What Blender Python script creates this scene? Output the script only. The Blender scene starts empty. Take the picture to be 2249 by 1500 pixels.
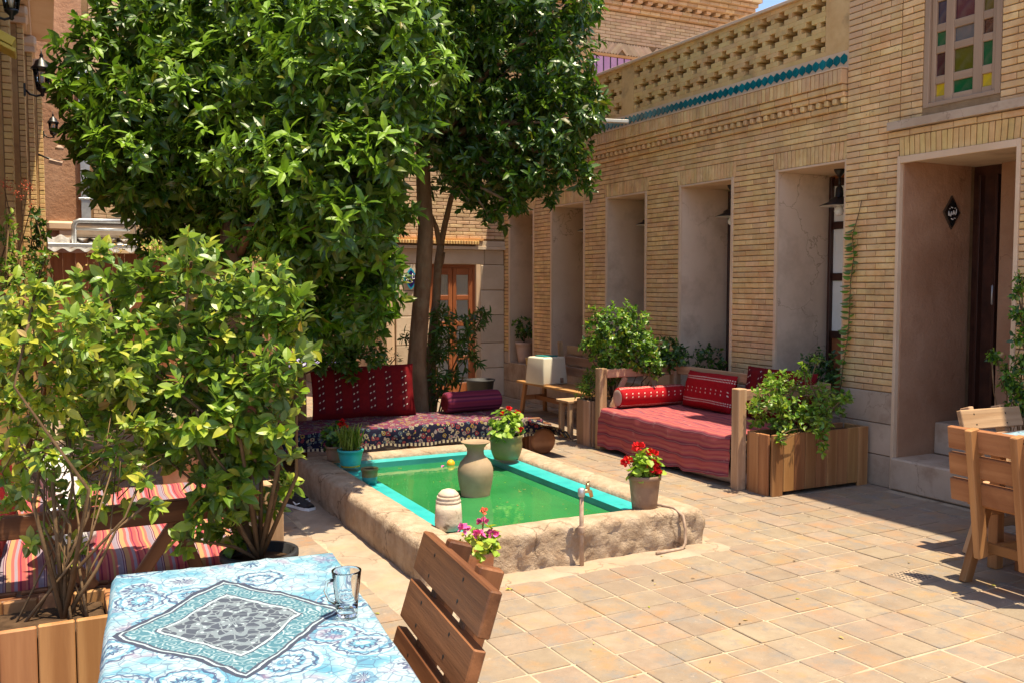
import bpy, math, random
import numpy as np
from mathutils import Vector, Matrix, Euler
random.seed(7); RNG = np.random.default_rng(11)
sc = bpy.context.scene
COL = sc.collection
R = math.radians
# ------------------------------------------------------------------ camera, sky, sun, exposure
FPX, PITCH, YAW, EYE = 2015.0, R(3.44), R(26.82), 1.6      # focal length in photo pixels, eye height in metres
cd = bpy.data.cameras.new('camera'); cam = bpy.data.objects.new('camera', cd); COL.objects.link(cam)
cam.location = (0, 0, EYE); cam.rotation_euler = (math.pi/2 - PITCH, 0, -YAW)
cd.sensor_width = 36; cd.lens = FPX/2249*36; cd.clip_start = 0.05; cd.clip_end = 2000
sc.camera = cam
SUN = Vector((0.14, -0.20, 1.0)).normalized()             # direction towards the sun
wd = bpy.data.worlds.new('World'); sc.world = wd; wd.use_nodes = True
wn = wd.node_tree; bg = wn.nodes['Background']
sky = wn.nodes.new('ShaderNodeTexSky'); sky.sky_type = 'NISHITA'; sky.sun_disc = False
sky.sun_elevation = math.asin(SUN.z); sky.sun_rotation = math.atan2(SUN.x, SUN.y)
sky.air_density = 1.0; sky.dust_density = 4.0; sky.altitude = 1500
wn.links.new(sky.outputs[0], bg.inputs[0]); bg.inputs[1].default_value = 0.105
sl = bpy.data.lights.new('sun', 'SUN'); sl.energy = 3.8; sl.angle = R(0.53); sl.color = (1.0, 0.87, 0.63)
so = bpy.data.objects.new('sun', sl); COL.objects.link(so); so.rotation_euler = SUN.to_track_quat('Z', 'Y').to_euler()
so.location = (3, 4, 12)
vs = sc.view_settings; vs.view_transform = 'Standard'; vs.look = 'None'; vs.exposure = 1.38; vs.gamma = 1; vs.use_curve_mapping = False
# ------------------------------------------------------------------ photo pixel -> point on a known plane
_fw = np.array([math.sin(YAW)*math.cos(PITCH), math.cos(YAW)*math.cos(PITCH), -math.sin(PITCH)])
_rt = np.array([math.cos(YAW), -math.sin(YAW), 0]); _up = np.cross(_rt, _fw); _C = np.array([0, 0, EYE])
def _ray(x, y): return _fw*FPX + _rt*(x-1124.5) - _up*(y-750)
def G(x, y, z=0.0):
    d = _ray(x, y); return _C + d*((z-EYE)/d[2])
def PX(x, y, X):
    d = _ray(x, y); return _C + d*(X/d[0])
def PY(x, y, Y):
    d = _ray(x, y); return _C + d*(Y/d[1])
def PD(x, y, dep): return _C + _ray(x, y)*dep/FPX
def proj(P):
    v = np.asarray(P) - _C; k = v @ _fw
    return 1124.5 + FPX*(v @ _rt)/k, 750 - FPX*(v @ _up)/k, k
# ------------------------------------------------------------------ materials
MT = {}
def _new(name):
    m = bpy.data.materials.new(name); m.use_nodes = True; nt = m.node_tree
    return m, nt, nt.nodes['Principled BSDF']
class N:
    """small node-building helper"""
    def __init__(s, nt): s.nt = nt
    def __call__(s, typ, ins=None, **kw):
        n = s.nt.nodes.new('ShaderNode'+typ)
        for k, v in kw.items(): setattr(n, k, v)
        for k, v in (ins or {}).items():
            if isinstance(v, bpy.types.NodeSocket): s.nt.links.new(v, n.inputs[k])
            else: n.inputs[k].default_value = v
        return n
    def m(s, op, a, b=0.0, c=0.0): return s('Math', {0: a, 1: b, 2: c}, operation=op).outputs[0]
    def mix(s, f, a, b, mode='MIX'):
        n = s.nt.nodes.new('ShaderNodeMix'); n.data_type = 'RGBA'; n.blend_type = mode
        for k, v in ((0, f), (6, a), (7, b)):
            if isinstance(v, bpy.types.NodeSocket): s.nt.links.new(v, n.inputs[k])
            elif k == 0: n.inputs[0].default_value = v
            else: n.inputs[k].default_value = (*v, 1) if len(v) == 3 else v
        return n.outputs[2]
    def ramp(s, f, stops, interp='LINEAR'):
        n = s('ValToRGB', {0: f}); cr = n.color_ramp; cr.interpolation = interp
        while len(cr.elements) < len(stops): cr.elements.new(0.5)
        for e, (p, c) in zip(cr.elements, stops): e.position = p; e.color = (*c, 1)
        return n.outputs[0]
    def vec(s, v, scale):
        return s('Mapping', {0: v, 3: scale}).outputs[0]
def pmat(name, c1, c2, scale=6, rough=.8, bump=.2, bscale=40, coord='Object', stretch=(1, 1, 1), rnd=.25, spec=.3, dirt=None, dist=.01, lo=.35, hi=.65, metal=0.0, hue=0.0):
    """two-tone noise material; rnd varies brightness from piece to piece"""
    if name in MT: return MT[name]
    m, nt, b = _new(name); n = N(nt)
    co = n('TexCoord').outputs['Object'] if coord == 'Object' else n('NewGeometry').outputs['Position']
    oi = n('ObjectInfo').outputs['Random']; isl = n('NewGeometry').outputs['Random Per Island']
    r = n.m('FRACT', n.m('ADD', oi, isl))
    if coord == 'Object':
        off = n('CombineXYZ', {0: n.m('MULTIPLY', r, 37.0), 1: n.m('MULTIPLY', r, 11.0), 2: n.m('MULTIPLY', r, 5.0)}).outputs[0]
        co = n('VectorMath', {0: co, 1: off}, operation='ADD').outputs[0]
    st = n.vec(co, stretch)
    nz = n('TexNoise', {'Vector': st, 'Scale': scale, 'Detail': 6.0, 'Roughness': .6}).outputs[0]
    f = n('MapRange', {0: nz, 1: lo, 2: hi}).outputs[0]
    c = n.mix(f, c1, c2)
    if dirt is not None:
        n2 = n('TexNoise', {'Vector': co, 'Scale': dirt[1], 'Detail': 5.0, 'Roughness': .65}).outputs[0]
        c = n.mix(n('MapRange', {0: n2, 1: dirt[2], 2: dirt[3]}).outputs[0], c, dirt[0])
    hs = n('HueSaturation', {'Hue': n.m('ADD', .5, n.m('MULTIPLY', n.m('SUBTRACT', n.m('FRACT', n.m('MULTIPLY', r, 7.3)), .5), hue)), 'Saturation': 1.0,
                             'Value': n.m('ADD', 1.0, n.m('MULTIPLY', n.m('SUBTRACT', r, .5), rnd*2)), 'Color': c}).outputs[0]
    nt.links.new(hs, b.inputs['Base Color'])
    b.inputs['Roughness'].default_value = rough; b.inputs['Specular IOR Level'].default_value = spec; b.inputs['Metallic'].default_value = metal
    if bump:
        nb = n('TexNoise', {'Vector': st, 'Scale': bscale, 'Detail': 8.0, 'Roughness': .65}).outputs[0]
        bp = n('Bump', {'Strength': bump, 'Distance': dist, 'Height': nb}).outputs[0]
        nt.links.new(bp, b.inputs['Normal'])
    MT[name] = m; return m
pmat('brick', (.66, .40, .175), (.76, .53, .27), scale=9, rough=.9, bump=.35, bscale=45, coord='Position', rnd=.13, spec=.15, dirt=((.44, .265, .145), 2.6, .56, .75), hue=.02)
pmat('brick_gold', (.60, .38, .155), (.70, .48, .22), scale=7, rough=.9, bump=.3, bscale=50, coord='Position', rnd=.06, spec=.15, dirt=((.36, .24, .12), 3.0, .56, .75), hue=.02)
pmat('brick_rosy', (.54, .36, .21), (.64, .46, .29), scale=8, rough=.9, bump=.3, bscale=45, coord='Position', rnd=.16, spec=.15, hue=.02)
pmat('mortar', (.24, .145, .075), (.36, .235, .13), scale=5, rough=.95, bump=.4, bscale=80, coord='Position', rnd=0, spec=.1)
pmat('plaster', (.62, .45, .32), (.70, .53, .39), scale=1.6, rough=.85, bump=.2, bscale=22, coord='Position', rnd=0, spec=.2, dirt=((.47, .335, .24), 2.4, .50, .74))
pmat('plaster_trim', (.62, .43, .28), (.68, .50, .35), scale=3, rough=.85, bump=.15, bscale=40, coord='Position', rnd=0, spec=.2)
pmat('plaster_ochre', (.40, .225, .09), (.50, .31, .14), scale=2.0, rough=.9, bump=.3, bscale=24, coord='Position', rnd=0, spec=.1, dirt=((.30, .16, .07), 3.0, .52, .70))
pmat('plaster_brown', (.36, .19, .11), (.46, .27, .17), scale=2.0, rough=.9, bump=.5, bscale=14, coord='Position', rnd=0, spec=.1, dist=.03)
pmat('stone_slab', (.42, .305, .215), (.51, .385, .285), scale=3.5, rough=.8, bump=.2, bscale=40, coord='Position', rnd=.12, spec=.25, dirt=((.33, .22, .15), 4.0, .5, .7))
pmat('stone_block', (.56, .43, .31), (.66, .53, .40), scale=2.5, rough=.9, bump=.4, bscale=18, coord='Position', rnd=.14, spec=.15)
pmat('floor_tile', (.235, .178, .130), (.285, .22, .162), scale=8, rough=.75, bump=.5, bscale=30, coord='Position', rnd=.10, spec=.25, dirt=((.33, .195, .10), 4.6, .50, .70), hue=.02)
def floor_tile_extra():
    m = MT['floor_tile']; nt = m.node_tree; n = N(nt); b = nt.nodes['Principled BSDF']
    src = b.inputs['Base Color'].links[0].from_socket
    co = n('NewGeometry').outputs['Position']
    a = n('TexNoise', {'Vector': co, 'Scale': 6.2, 'Detail': 7.0, 'Roughness': .7}).outputs[0]
    c = n.mix(n('MapRange', {0: a, 1: .52, 2: .66}).outputs[0], src, (.205, .18, .16))       # grey worn glaze
    a2 = n('TexNoise', {'Vector': n.vec(co, (1, 1, 1)), 'Scale': 17.0, 'Detail': 6.0, 'Roughness': .75}).outputs[0]
    c = n.mix(n('MapRange', {0: a2, 1: .60, 2: .72}).outputs[0], c, (.36, .285, .22))        # lime bloom
    a3 = n('TexNoise', {'Vector': co, 'Scale': 1.1, 'Detail': 6.0, 'Roughness': .65}).outputs[0]
    c = n.mix(n('MapRange', {0: a3, 1: .46, 2: .70, 4: .55}).outputs[0], c, (.20, .15, .115))   # worn dark paths
    a4 = n('TexNoise', {'Vector': co, 'Scale': 26.0, 'Detail': 3.0, 'Roughness': .7}).outputs[0]
    c = n.mix(n('MapRange', {0: a4, 1: .66, 2: .74, 4: .7}).outputs[0], c, (.12, .085, .06))    # chips and spots
    nt.links.new(c, b.inputs['Base Color'])
floor_tile_extra()
def brick_extra(nm):
    m = MT[nm]; nt = m.node_tree; n = N(nt); b = nt.nodes['Principled BSDF']; src = b.inputs['Base Color'].links[0].from_socket; co = n('NewGeometry').outputs['Position']
    a = n('TexNoise', {'Vector': n.vec(co, (1, .8, .55)), 'Scale': 1.6, 'Detail': 7.0, 'Roughness': .7}).outputs[0]
    c = n.mix(n('MapRange', {0: a, 1: .50, 2: .70, 4: .6}).outputs[0], src, (.40, .25, .145))                       # soot and rain stains
    a2 = n('TexNoise', {'Vector': co, 'Scale': 1.0, 'Detail': 5.0, 'Roughness': .6}).outputs[0]
    c = n.mix(n('MapRange', {0: a2, 1: .50, 2: .64, 4: .55}).outputs[0], c, (.58, .38, .25))                        # rosy washed patches
    a3 = n('TexNoise', {'Vector': co, 'Scale': 34.0, 'Detail': 3.0, 'Roughness': .7}).outputs[0]
    c = n.mix(n('MapRange', {0: a3, 1: .66, 2: .74, 4: .7}).outputs[0], c, (.20, .12, .07)); nt.links.new(c, b.inputs['Base Color'])
brick_extra('brick')
pmat('grout', (.35, .27, .19), (.42, .33, .24), scale=12, rough=.9, bump=.3, bscale=60, coord='Position', rnd=0, spec=.15, dirt=((.22, .16, .11), 3.2, .54, .66))
pmat('concrete', (.28, .21, .155), (.37, .285, .215), scale=5, rough=.9, bump=.5, bscale=25, coord='Position', rnd=0, spec=.15, dirt=((.40, .27, .17), 4.0, .5, .7))
pmat('rough_stone', (.33, .24, .165), (.46, .355, .26), scale=9, rough=.95, bump=.9, bscale=26, coord='Position', rnd=0, spec=.1, dist=.02, dirt=((.34, .22, .14), 6.0, .52, .7))
pmat('teal_paint', (.015, .33, .34), (.035, .43, .42), scale=7, rough=.35, bump=.1, bscale=20, rnd=0, spec=.5, dirt=((.02, .25, .27), 9, .56, .70))
def crack_extra(nm, scale, col, thick, amt=.8, wob=.35):
    m = MT[nm]; nt = m.node_tree; n = N(nt); b = nt.nodes['Principled BSDF']; src = b.inputs['Base Color'].links[0].from_socket; co = n('NewGeometry').outputs['Position']
    w = n('VectorMath', {0: n('TexNoise', {'Vector': co, 'Scale': scale*1.8, 'Detail': 5.0, 'Roughness': .6}).outputs['Color'], 'Scale': wob/scale*2}, operation='SCALE').outputs[0]
    d = n('TexVoronoi', {'Vector': n('VectorMath', {0: co, 1: w}, operation='ADD').outputs[0], 'Scale': scale}, feature='DISTANCE_TO_EDGE').outputs['Distance']
    gate = n('MapRange', {0: n('TexNoise', {'Vector': co, 'Scale': scale*.6, 'Detail': 2.0}).outputs[0], 1: .47, 2: .55}).outputs[0]
    f = n.m('MULTIPLY', n.m('MULTIPLY', n('MapRange', {0: d, 1: thick, 2: 0.0}).outputs[0], gate), amt)
    nt.links.new(n.mix(f, src, col), b.inputs['Base Color'])
crack_extra('plaster', .9, (.30, .19, .12), .006, .7); crack_extra('rough_stone', 2.2, (.13, .085, .055), .022, .8); crack_extra('stone_slab', 1.6, (.22, .15, .10), .008, .6)
crack_extra('concrete', 3.0, (.14, .10, .07), .02, .7); crack_extra('plaster_brown', .8, (.2, .1, .06), .006, .6)
pmat('teal_deep', (.01, .16, .16), (.02, .24, .22), scale=5, rough=.4, bump=.15, bscale=20, rnd=0, spec=.4)
pmat('teal_glaze', (.004, .12, .14), (.008, .18, .20), scale=12, rough=.18, bump=.05, bscale=20, rnd=.25, spec=.6)
pmat('wood', (.27, .118, .044), (.40, .20, .082), scale=5, lo=.40, hi=.60, rough=.62, bump=.28, bscale=16, stretch=(.12, 2.2, 2.2), rnd=.18, spec=.25, dirt=((.27, .12, .045), 3, .58, .72), hue=.02)
pmat('wood_weathered', (.34, .195, .11), (.50, .315, .195), scale=5, lo=.40, hi=.60, rough=.75, bump=.3, bscale=16, stretch=(.12, 2.2, 2.2), rnd=.15, spec=.2, dirt=((.24, .14, .09), 3, .58, .72), hue=.02)
pmat('wood_brown', (.11, .038, .014), (.26, .105, .042), scale=5, lo=.38, hi=.62, rough=.5, bump=.25, bscale=16, stretch=(.12, 2.2, 2.2), rnd=.16, spec=.35, dirt=((.09, .035, .02), 3, .58, .7))
pmat('wood_rust', (.20, .075, .035), (.32, .13, .065), scale=5, rough=.7, bump=.2, bscale=14, stretch=(.12, 2.2, 2.2), rnd=.2, spec=.2)
pmat('wood_door', (.25, .072, .025), (.38, .13, .048), scale=5, rough=.45, bump=.12, bscale=14, stretch=(.15, 2.2, 2.2), rnd=.1, spec=.4)
pmat('wood_dark', (.035, .012, .008), (.07, .025, .015), scale=5, rough=.4, bump=.12, bscale=14, stretch=(.15, 2.2, 2.2), rnd=.1, spec=.4)
pmat('wood_window', (.30, .195, .125), (.40, .27, .18), scale=5, rough=.6, bump=.12, bscale=14, stretch=(.15, 2.2, 2.2), rnd=.08, spec=.3)
pmat('bark', (.15, .085, .048), (.27, .17, .10), scale=9, rough=.95, bump=.8, bscale=18, stretch=(1, 1, .35), rnd=0, spec=.1, dist=.02, dirt=((.22, .16, .10), 6, .55, .7))
pmat('twig', (.11, .065, .032), (.19, .12, .065), scale=12, rough=.9, bump=.4, bscale=30, rnd=.1, spec=.15)
pmat('soil', (.05, .03, .018), (.10, .06, .035), scale=20, rough=1, bump=.8, bscale=40, rnd=0, spec=.05)
pmat('black_metal', (.006, .006, .007), (.015, .014, .014), scale=10, rough=.4, bump=.05, rnd=0, spec=.5)
pmat('black_plastic', (.01, .01, .012), (.02, .02, .024), scale=6, rough=.6, bump=.03, rnd=0, spec=.5)
pmat('galvanised', (.42, .43, .44), (.60, .61, .62), scale=7, rough=.42, bump=.1, bscale=20, rnd=0, spec=.5, metal=.7)
pmat('brass', (.45, .30, .14), (.62, .45, .24), scale=15, rough=.35, bump=.1, bscale=40, rnd=0, spec=.5, metal=.85)
pmat('iron_pipe', (.30, .20, .14), (.44, .32, .24), scale=22, rough=.7, bump=.3, bscale=50, rnd=0, spec=.3)
pmat('enamel_white', (.62, .60, .55), (.70, .68, .63), scale=4, rough=.3, bump=.02, rnd=0, spec=.5)
pmat('plastic_cream', (.62, .56, .44), (.68, .62, .50), scale=3, rough=.4, bump=.02, rnd=0, spec=.4)
pmat('bulb', (.80, .79, .75), (.82, .81, .78), scale=3, rough=.15, bump=0, rnd=0, spec=.5)
pmat('cotton_white', (.74, .73, .74), (.80, .79, .80), scale=6, rough=.9, bump=.3, bscale=60, rnd=0, spec=.1)
pmat('curtain', (.80, .77, .70), (.85, .82, .76), scale=5, rough=.9, bump=.2, bscale=40, rnd=0, spec=.1)
pmat('terracotta', (.48, .21, .11), (.58, .30, .18), scale=8, rough=.8, bump=.15, bscale=40, rnd=0, spec=.2)
pmat('pot_pink', (.50, .33, .27), (.58, .42, .35), scale=8, rough=.7, bump=.15, bscale=40, rnd=0, spec=.25)
pmat('pot_brown', (.20, .12, .08), (.28, .18, .12), scale=6, rough=.55, bump=.1, bscale=40, rnd=0, spec=.3, dirt=((.38, .28, .2), 5, .56, .7))
pmat('pot_olive', (.12, .11, .04), (.19, .17, .065), scale=6, rough=.5, bump=.1, bscale=30, rnd=0, spec=.4, dirt=((.20, .15, .07), 7, .55, .7))
pmat('clay', (.27, .185, .115), (.36, .26, .17), scale=5, rough=.85, bump=.12, bscale=60, rnd=0, spec=.15, dirt=((.27, .21, .11), 4, .52, .72))
pmat('carved_stone', (.46, .37, .28), (.60, .50, .40), scale=9, rough=.9, bump=.6, bscale=30, rnd=0, spec=.1, dirt=((.22, .16, .11), 16, .60, .68))
pmat('petal_red', (.55, .006, .008), (.75, .02, .02), scale=30, rough=.6, bump=0, rnd=.25, spec=.2)
pmat('petal_pink', (.62, .06, .26), (.75, .16, .38), scale=30, rough=.6, bump=0, rnd=.25, spec=.2)
pmat('petal_coral', (.55, .08, .04), (.65, .14, .07), scale=30, rough=.6, bump=0, rnd=.3, spec=.2)
pmat('seed_brown', (.30, .19, .06), (.42, .28, .10), scale=30, rough=.8, bump=0, rnd=.3, spec=.1)
pmat('orange_peel', (.80, .34, .01), (.85, .42, .02), scale=30, rough=.4, bump=.2, bscale=90, rnd=0, spec=.4)
pmat('maroon_cloth', (.10, .01, .014), (.17, .02, .025), scale=30, rough=.9, bump=.3, bscale=120, rnd=0, spec=.1)
pmat('violet_paint', (.50, .25, .42), (.58, .33, .48), scale=5, rough=.8, bump=.1, rnd=.1, spec=.2)
pmat('ochre_trim', (.55, .27, .10), (.62, .34, .14), scale=5, rough=.8, bump=.1, rnd=0, spec=.2, coord='Position')
pmat('sole_white', (.7, .7, .7), (.75, .75, .75), scale=5, rough=.6, bump=0, rnd=0)
pmat('navy_glaze', (.012, .012, .10), (.02, .02, .15), scale=8, rough=.2, bump=.03, rnd=0, spec=.5)
pmat('turquoise_glaze', (.02, .33, .50), (.04, .42, .58), scale=8, rough=.2, bump=.03, rnd=0, spec=.5)
pmat('white_glaze', (.72, .70, .68), (.78, .76, .74), scale=8, rough=.25, bump=0, rnd=0, spec=.5)
pmat('black_glaze', (.008, .008, .009), (.014, .014, .015), scale=8, rough=.25, bump=0, rnd=0, spec=.5)
pmat('bronze', (.05, .03, .02), (.09, .055, .035), scale=8, rough=.45, bump=0, rnd=0, spec=.5)
pmat('yellow_awning', (.55, .42, .06), (.62, .50, .10), scale=6, rough=.6, bump=.1, rnd=0, spec=.3)
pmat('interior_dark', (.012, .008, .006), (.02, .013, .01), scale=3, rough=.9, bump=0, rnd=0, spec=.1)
def leafmat(name, c1, c2, rough=.38, trans=.30, yel=None, spec=.5, back=None):
    m, nt, b = _new(name); n = N(nt)
    isl = n('NewGeometry').outputs['Random Per Island']; oi = n('ObjectInfo').outputs['Random']
    r = n.m('FRACT', n.m('ADD', oi, isl))
    c = n.mix(r, c1, c2)
    if yel: c = n.mix(n('MapRange', {0: n.m('FRACT', n.m('MULTIPLY', r, 13.7)), 1: .90, 2: .99}).outputs[0], c, yel)
    if back: c = n.mix(n('NewGeometry').outputs['Backfacing'], c, back)
    nt.links.new(c, b.inputs['Base Color'])
    b.inputs['Roughness'].default_value = rough; b.inputs['Specular IOR Level'].default_value = spec
    tl = n('BsdfTranslucent', {0: n.mix(1.0, c, (1.35, 1.5, .5), 'MULTIPLY')})
    mx = n('MixShader', {0: trans, 1: b.outputs[0], 2: tl.outputs[0]})
    nt.links.new(mx.outputs[0], nt.nodes['Material Output'].inputs[0])
    MT[name] = m; return m
leafmat('leaf_citrus', (.040, .098, .006), (.095, .18, .012), rough=.34, spec=.5, trans=.30, yel=(.20, .18, .02), back=(.085, .13, .02))
leafmat('leaf_citrus_young', (.13, .25, .012), (.22, .36, .02), rough=.45, spec=.35, trans=.32, back=(.09, .16, .03))
leafmat('leaf_citrus_dark', (.022, .065, .007), (.05, .11, .012), rough=.38, spec=.45, trans=.22, yel=(.10, .10, .02))
leafmat('leaf_lime', (.165, .265, .016), (.30, .385, .036), rough=.40, trans=.33, yel=(.40, .25, .10), back=(.20, .28, .08))
leafmat('leaf_mid', (.085, .175, .016), (.16, .26, .03), rough=.38, trans=.30, back=(.13, .19, .06))
leafmat('leaf_yellow', (.32, .35, .022), (.44, .43, .05), rough=.42, trans=.33, yel=(.45, .20, .07), back=(.25, .28, .07))
leafmat('leaf_shrub', (.075, .17, .014), (.14, .27, .022), rough=.36, trans=.28)
leafmat('leaf_shrub_dark', (.02, .06, .014), (.045, .105, .022), rough=.4, trans=.2)
leafmat('leaf_geranium', (.19, .33, .03), (.32, .43, .05), rough=.5, trans=.3)
leafmat('leaf_grass', (.10, .16, .015), (.22, .26, .03), rough=.5, trans=.3)
def glassmat(name, col, rough=.05, alpha=None, spec=.5):
    m, nt, b = _new(name); b.inputs['Roughness'].default_value = rough; b.inputs['Specular IOR Level'].default_value = .8; n = N(nt); co = n('TexCoord').outputs['Object']
    nt.links.new(n.mix(n('MapRange', {0: n('TexNoise', {'Vector': co, 'Scale': 14.0, 'Detail': 6.0}).outputs[0], 1: .45, 2: .75, 4: .35}).outputs[0], col, (.16, .13, .10)), b.inputs['Base Color'])
    nt.links.new(n('Bump', {'Strength': .15, 'Distance': .01, 'Height': n('TexNoise', {'Vector': co, 'Scale': 9.0}).outputs[0]}).outputs[0], b.inputs['Normal'])
    MT[name] = m; return m
for nm, c in (('pane_wine', (.06, .006, .02)), ('pane_green', (.0, .085, .03)), ('pane_yellow', (.55, .38, .02)), ('pane_olive', (.085, .07, .005)), ('pane_navy', (.02, .018, .045)),
              ('pane_grey', (.10, .10, .11)), ('pane_brown', (.05, .012, .008))): glassmat(nm, c, .12)
m, nt, b = _new('clear_glass'); b.inputs['Base Color'].default_value = (.93, .96, .97, 1); b.inputs['Roughness'].default_value = .02; b.inputs['Transmission Weight'].default_value = 1; b.inputs['IOR'].default_value = 1.48; MT['clear_glass'] = m
m, nt, b = _new('window_glass'); n = N(nt)
gl = n('BsdfGlossy', {0: (.9, .9, .9, 1), 'Roughness': .03}); tr = n('BsdfTransparent', {0: (.96, .96, .95, 1)})
nt.links.new(n('MixShader', {0: n('Fresnel', {'IOR': 1.45}).outputs[0], 1: tr.outputs[0], 2: gl.outputs[0]}).outputs[0], nt.nodes['Material Output'].inputs[0]); MT['window_glass'] = m
# murky pond water: opaque green body, glossy surface with faint ripples
m, nt, b = _new('pond_water'); n = N(nt)
co = n('TexCoord').outputs['Object']
c = n.mix(n('MapRange', {0: n('TexNoise', {'Vector': co, 'Scale': 1.7, 'Detail': 3.0}).outputs[0], 1: .35, 2: .68}).outputs[0], (.028, .24, .07), (.055, .33, .095))
nt.links.new(c, b.inputs['Base Color']); b.inputs['Roughness'].default_value = .04; b.inputs['Specular IOR Level'].default_value = .5; b.inputs['IOR'].default_value = 1.33
bmp = n('Bump', {'Strength': .10, 'Distance': .01, 'Height': n.m('ADD', n('TexNoise', {'Vector': co, 'Scale': 7.0, 'Detail': 3.0}).outputs[0], n.m('MULTIPLY', n('TexNoise', {'Vector': co, 'Scale': 22.0, 'Detail': 2.0}).outputs[0], .35))}).outputs[0]
body = n('BsdfDiffuse', {0: c}); see = n('BsdfTransparent', {0: (.18, .62, .30, 1)}); gls = n('BsdfGlossy', {0: (1, 1, 1, 1), 'Roughness': .03, 'Normal': bmp})
mix1 = n('MixShader', {0: .38, 1: body.outputs[0], 2: see.outputs[0]})
nt.links.new(n('MixShader', {0: n('Fresnel', {'IOR': 1.40, 'Normal': bmp}).outputs[0], 1: mix1.outputs[0], 2: gls.outputs[0]}).outputs[0], nt.nodes['Material Output'].inputs[0]); MT['pond_water'] = m
pmat('algae', (.05, .16, .05), (.10, .26, .09), scale=5, rough=.9, bump=.2, bscale=20, rnd=0, spec=.1, dirt=((.10, .10, .03), 4, .52, .7))
# ---- woven and printed cloth (flat print on real cloth; UVs are metres of cloth)
def clothmat(name, build, rough=.9, weave=300, bump=.15):
    m, nt, b = _new(name); n = N(nt)
    uv = n('UVMap').outputs[0]; sx = n('SeparateXYZ', {0: uv})
    c = build(n, uv, sx.outputs[0], sx.outputs[1])
    nt.links.new(c, b.inputs['Base Color']); b.inputs['Roughness'].default_value = rough; b.inputs['Specular IOR Level'].default_value = .12
    w = n('TexNoise', {'Vector': uv, 'Scale': float(weave), 'Detail': 2.0}).outputs[0]
    nt.links.new(n('Bump', {'Strength': bump, 'Distance': .004, 'Height': w}).outputs[0], b.inputs['Normal'])
    MT[name] = m
def k_red(n, uv, u, v):
    w = n.m('ADD', v, n.m('MULTIPLY', n('TexNoise', {'Vector': n.vec(uv, (1.5, 6, 1)), 'Scale': 3.0, 'Detail': 4.0}).outputs[0], .009))
    f = n.m('FRACT', n.m('MULTIPLY', w, 9.5))
    c = n.ramp(f, [(0, (.33, .06, .07)), (.18, (.38, .09, .08)), (.34, (.28, .045, .06)), (.50, (.40, .115, .09)), (.66, (.31, .055, .07)), (.80, (.10, .018, .045)), (.85, (.32, .13, .13)), (.90, (.08, .016, .045)), (.95, (.29, .05, .06))])
    f2 = n('TexNoise', {'Vector': n.vec(uv, (3, 160, 1)), 'Scale': 1.0, 'Detail': 2.0}).outputs[0]
    c = n.mix(n('MapRange', {0: f2, 1: .4, 2: .7, 4: .3}).outputs[0], c, (.40, .17, .18))
    wr = n('TexNoise', {'Vector': uv, 'Scale': 7.0, 'Detail': 6.0, 'Roughness': .7}).outputs[0]
    return n.mix(n('MapRange', {0: wr, 1: .60, 2: .75, 4: .5}).outputs[0], c, (.50, .30, .28))
clothmat('kilim_red', k_red)
def k_multi(n, uv, u, v):
    w = n.m('ADD', u, n.m('MULTIPLY', n('TexNoise', {'Vector': n.vec(uv, (.4, 1.0, 1)), 'Scale': 2.0, 'Detail': 1.0}).outputs[0], .06))
    f = n.m('FRACT', n.m('MULTIPLY', w, 6.6))
    return n.mix(1.0, n.ramp(f, [(0, (.58, .14, .13)), (.10, (.62, .22, .17)), (.15, (.30, .04, .09)), (.19, (.58, .17, .15)), (.27, (.60, .40, .16)), (.33, (.62, .20, .16)), (.40, (.34, .30, .36)), (.50, (.38, .34, .40)),
                      (.54, (.14, .03, .10)), (.562, (.55, .42, .40)), (.592, (.14, .03, .10)), (.615, (.60, .38, .18)), (.74, (.60, .17, .15)), (.82, (.40, .35, .40)), (.90, (.56, .14, .13)), (.95, (.32, .05, .10))], 'CONSTANT'), (.62, .56, .58), 'MULTIPLY')
clothmat('stripe_multi', k_multi)
def k_plum(n, uv, u, v):
    f = n.m('FRACT', n.m('MULTIPLY', v, 9.0))
    return n.ramp(f, [(0, (.15, .018, .045)), (.25, (.20, .03, .065)), (.42, (.06, .01, .03)), (.58, (.24, .05, .08)), (.75, (.10, .016, .06)), (.9, (.18, .024, .045))])
clothmat('stripe_plum', k_plum)
def flowers(n, uv, scale, cols, seed=0.0):
    vo = n('TexVoronoi', {'Vector': uv, 'Scale': scale, 'Randomness': .75}); d = vo.outputs['Distance']
    pick = n('SeparateColor', {0: vo.outputs['Color']}).outputs[0]
    ring = n.m('SINE', n.m('MULTIPLY', d, 26.0))
    return d, pick, ring
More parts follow.
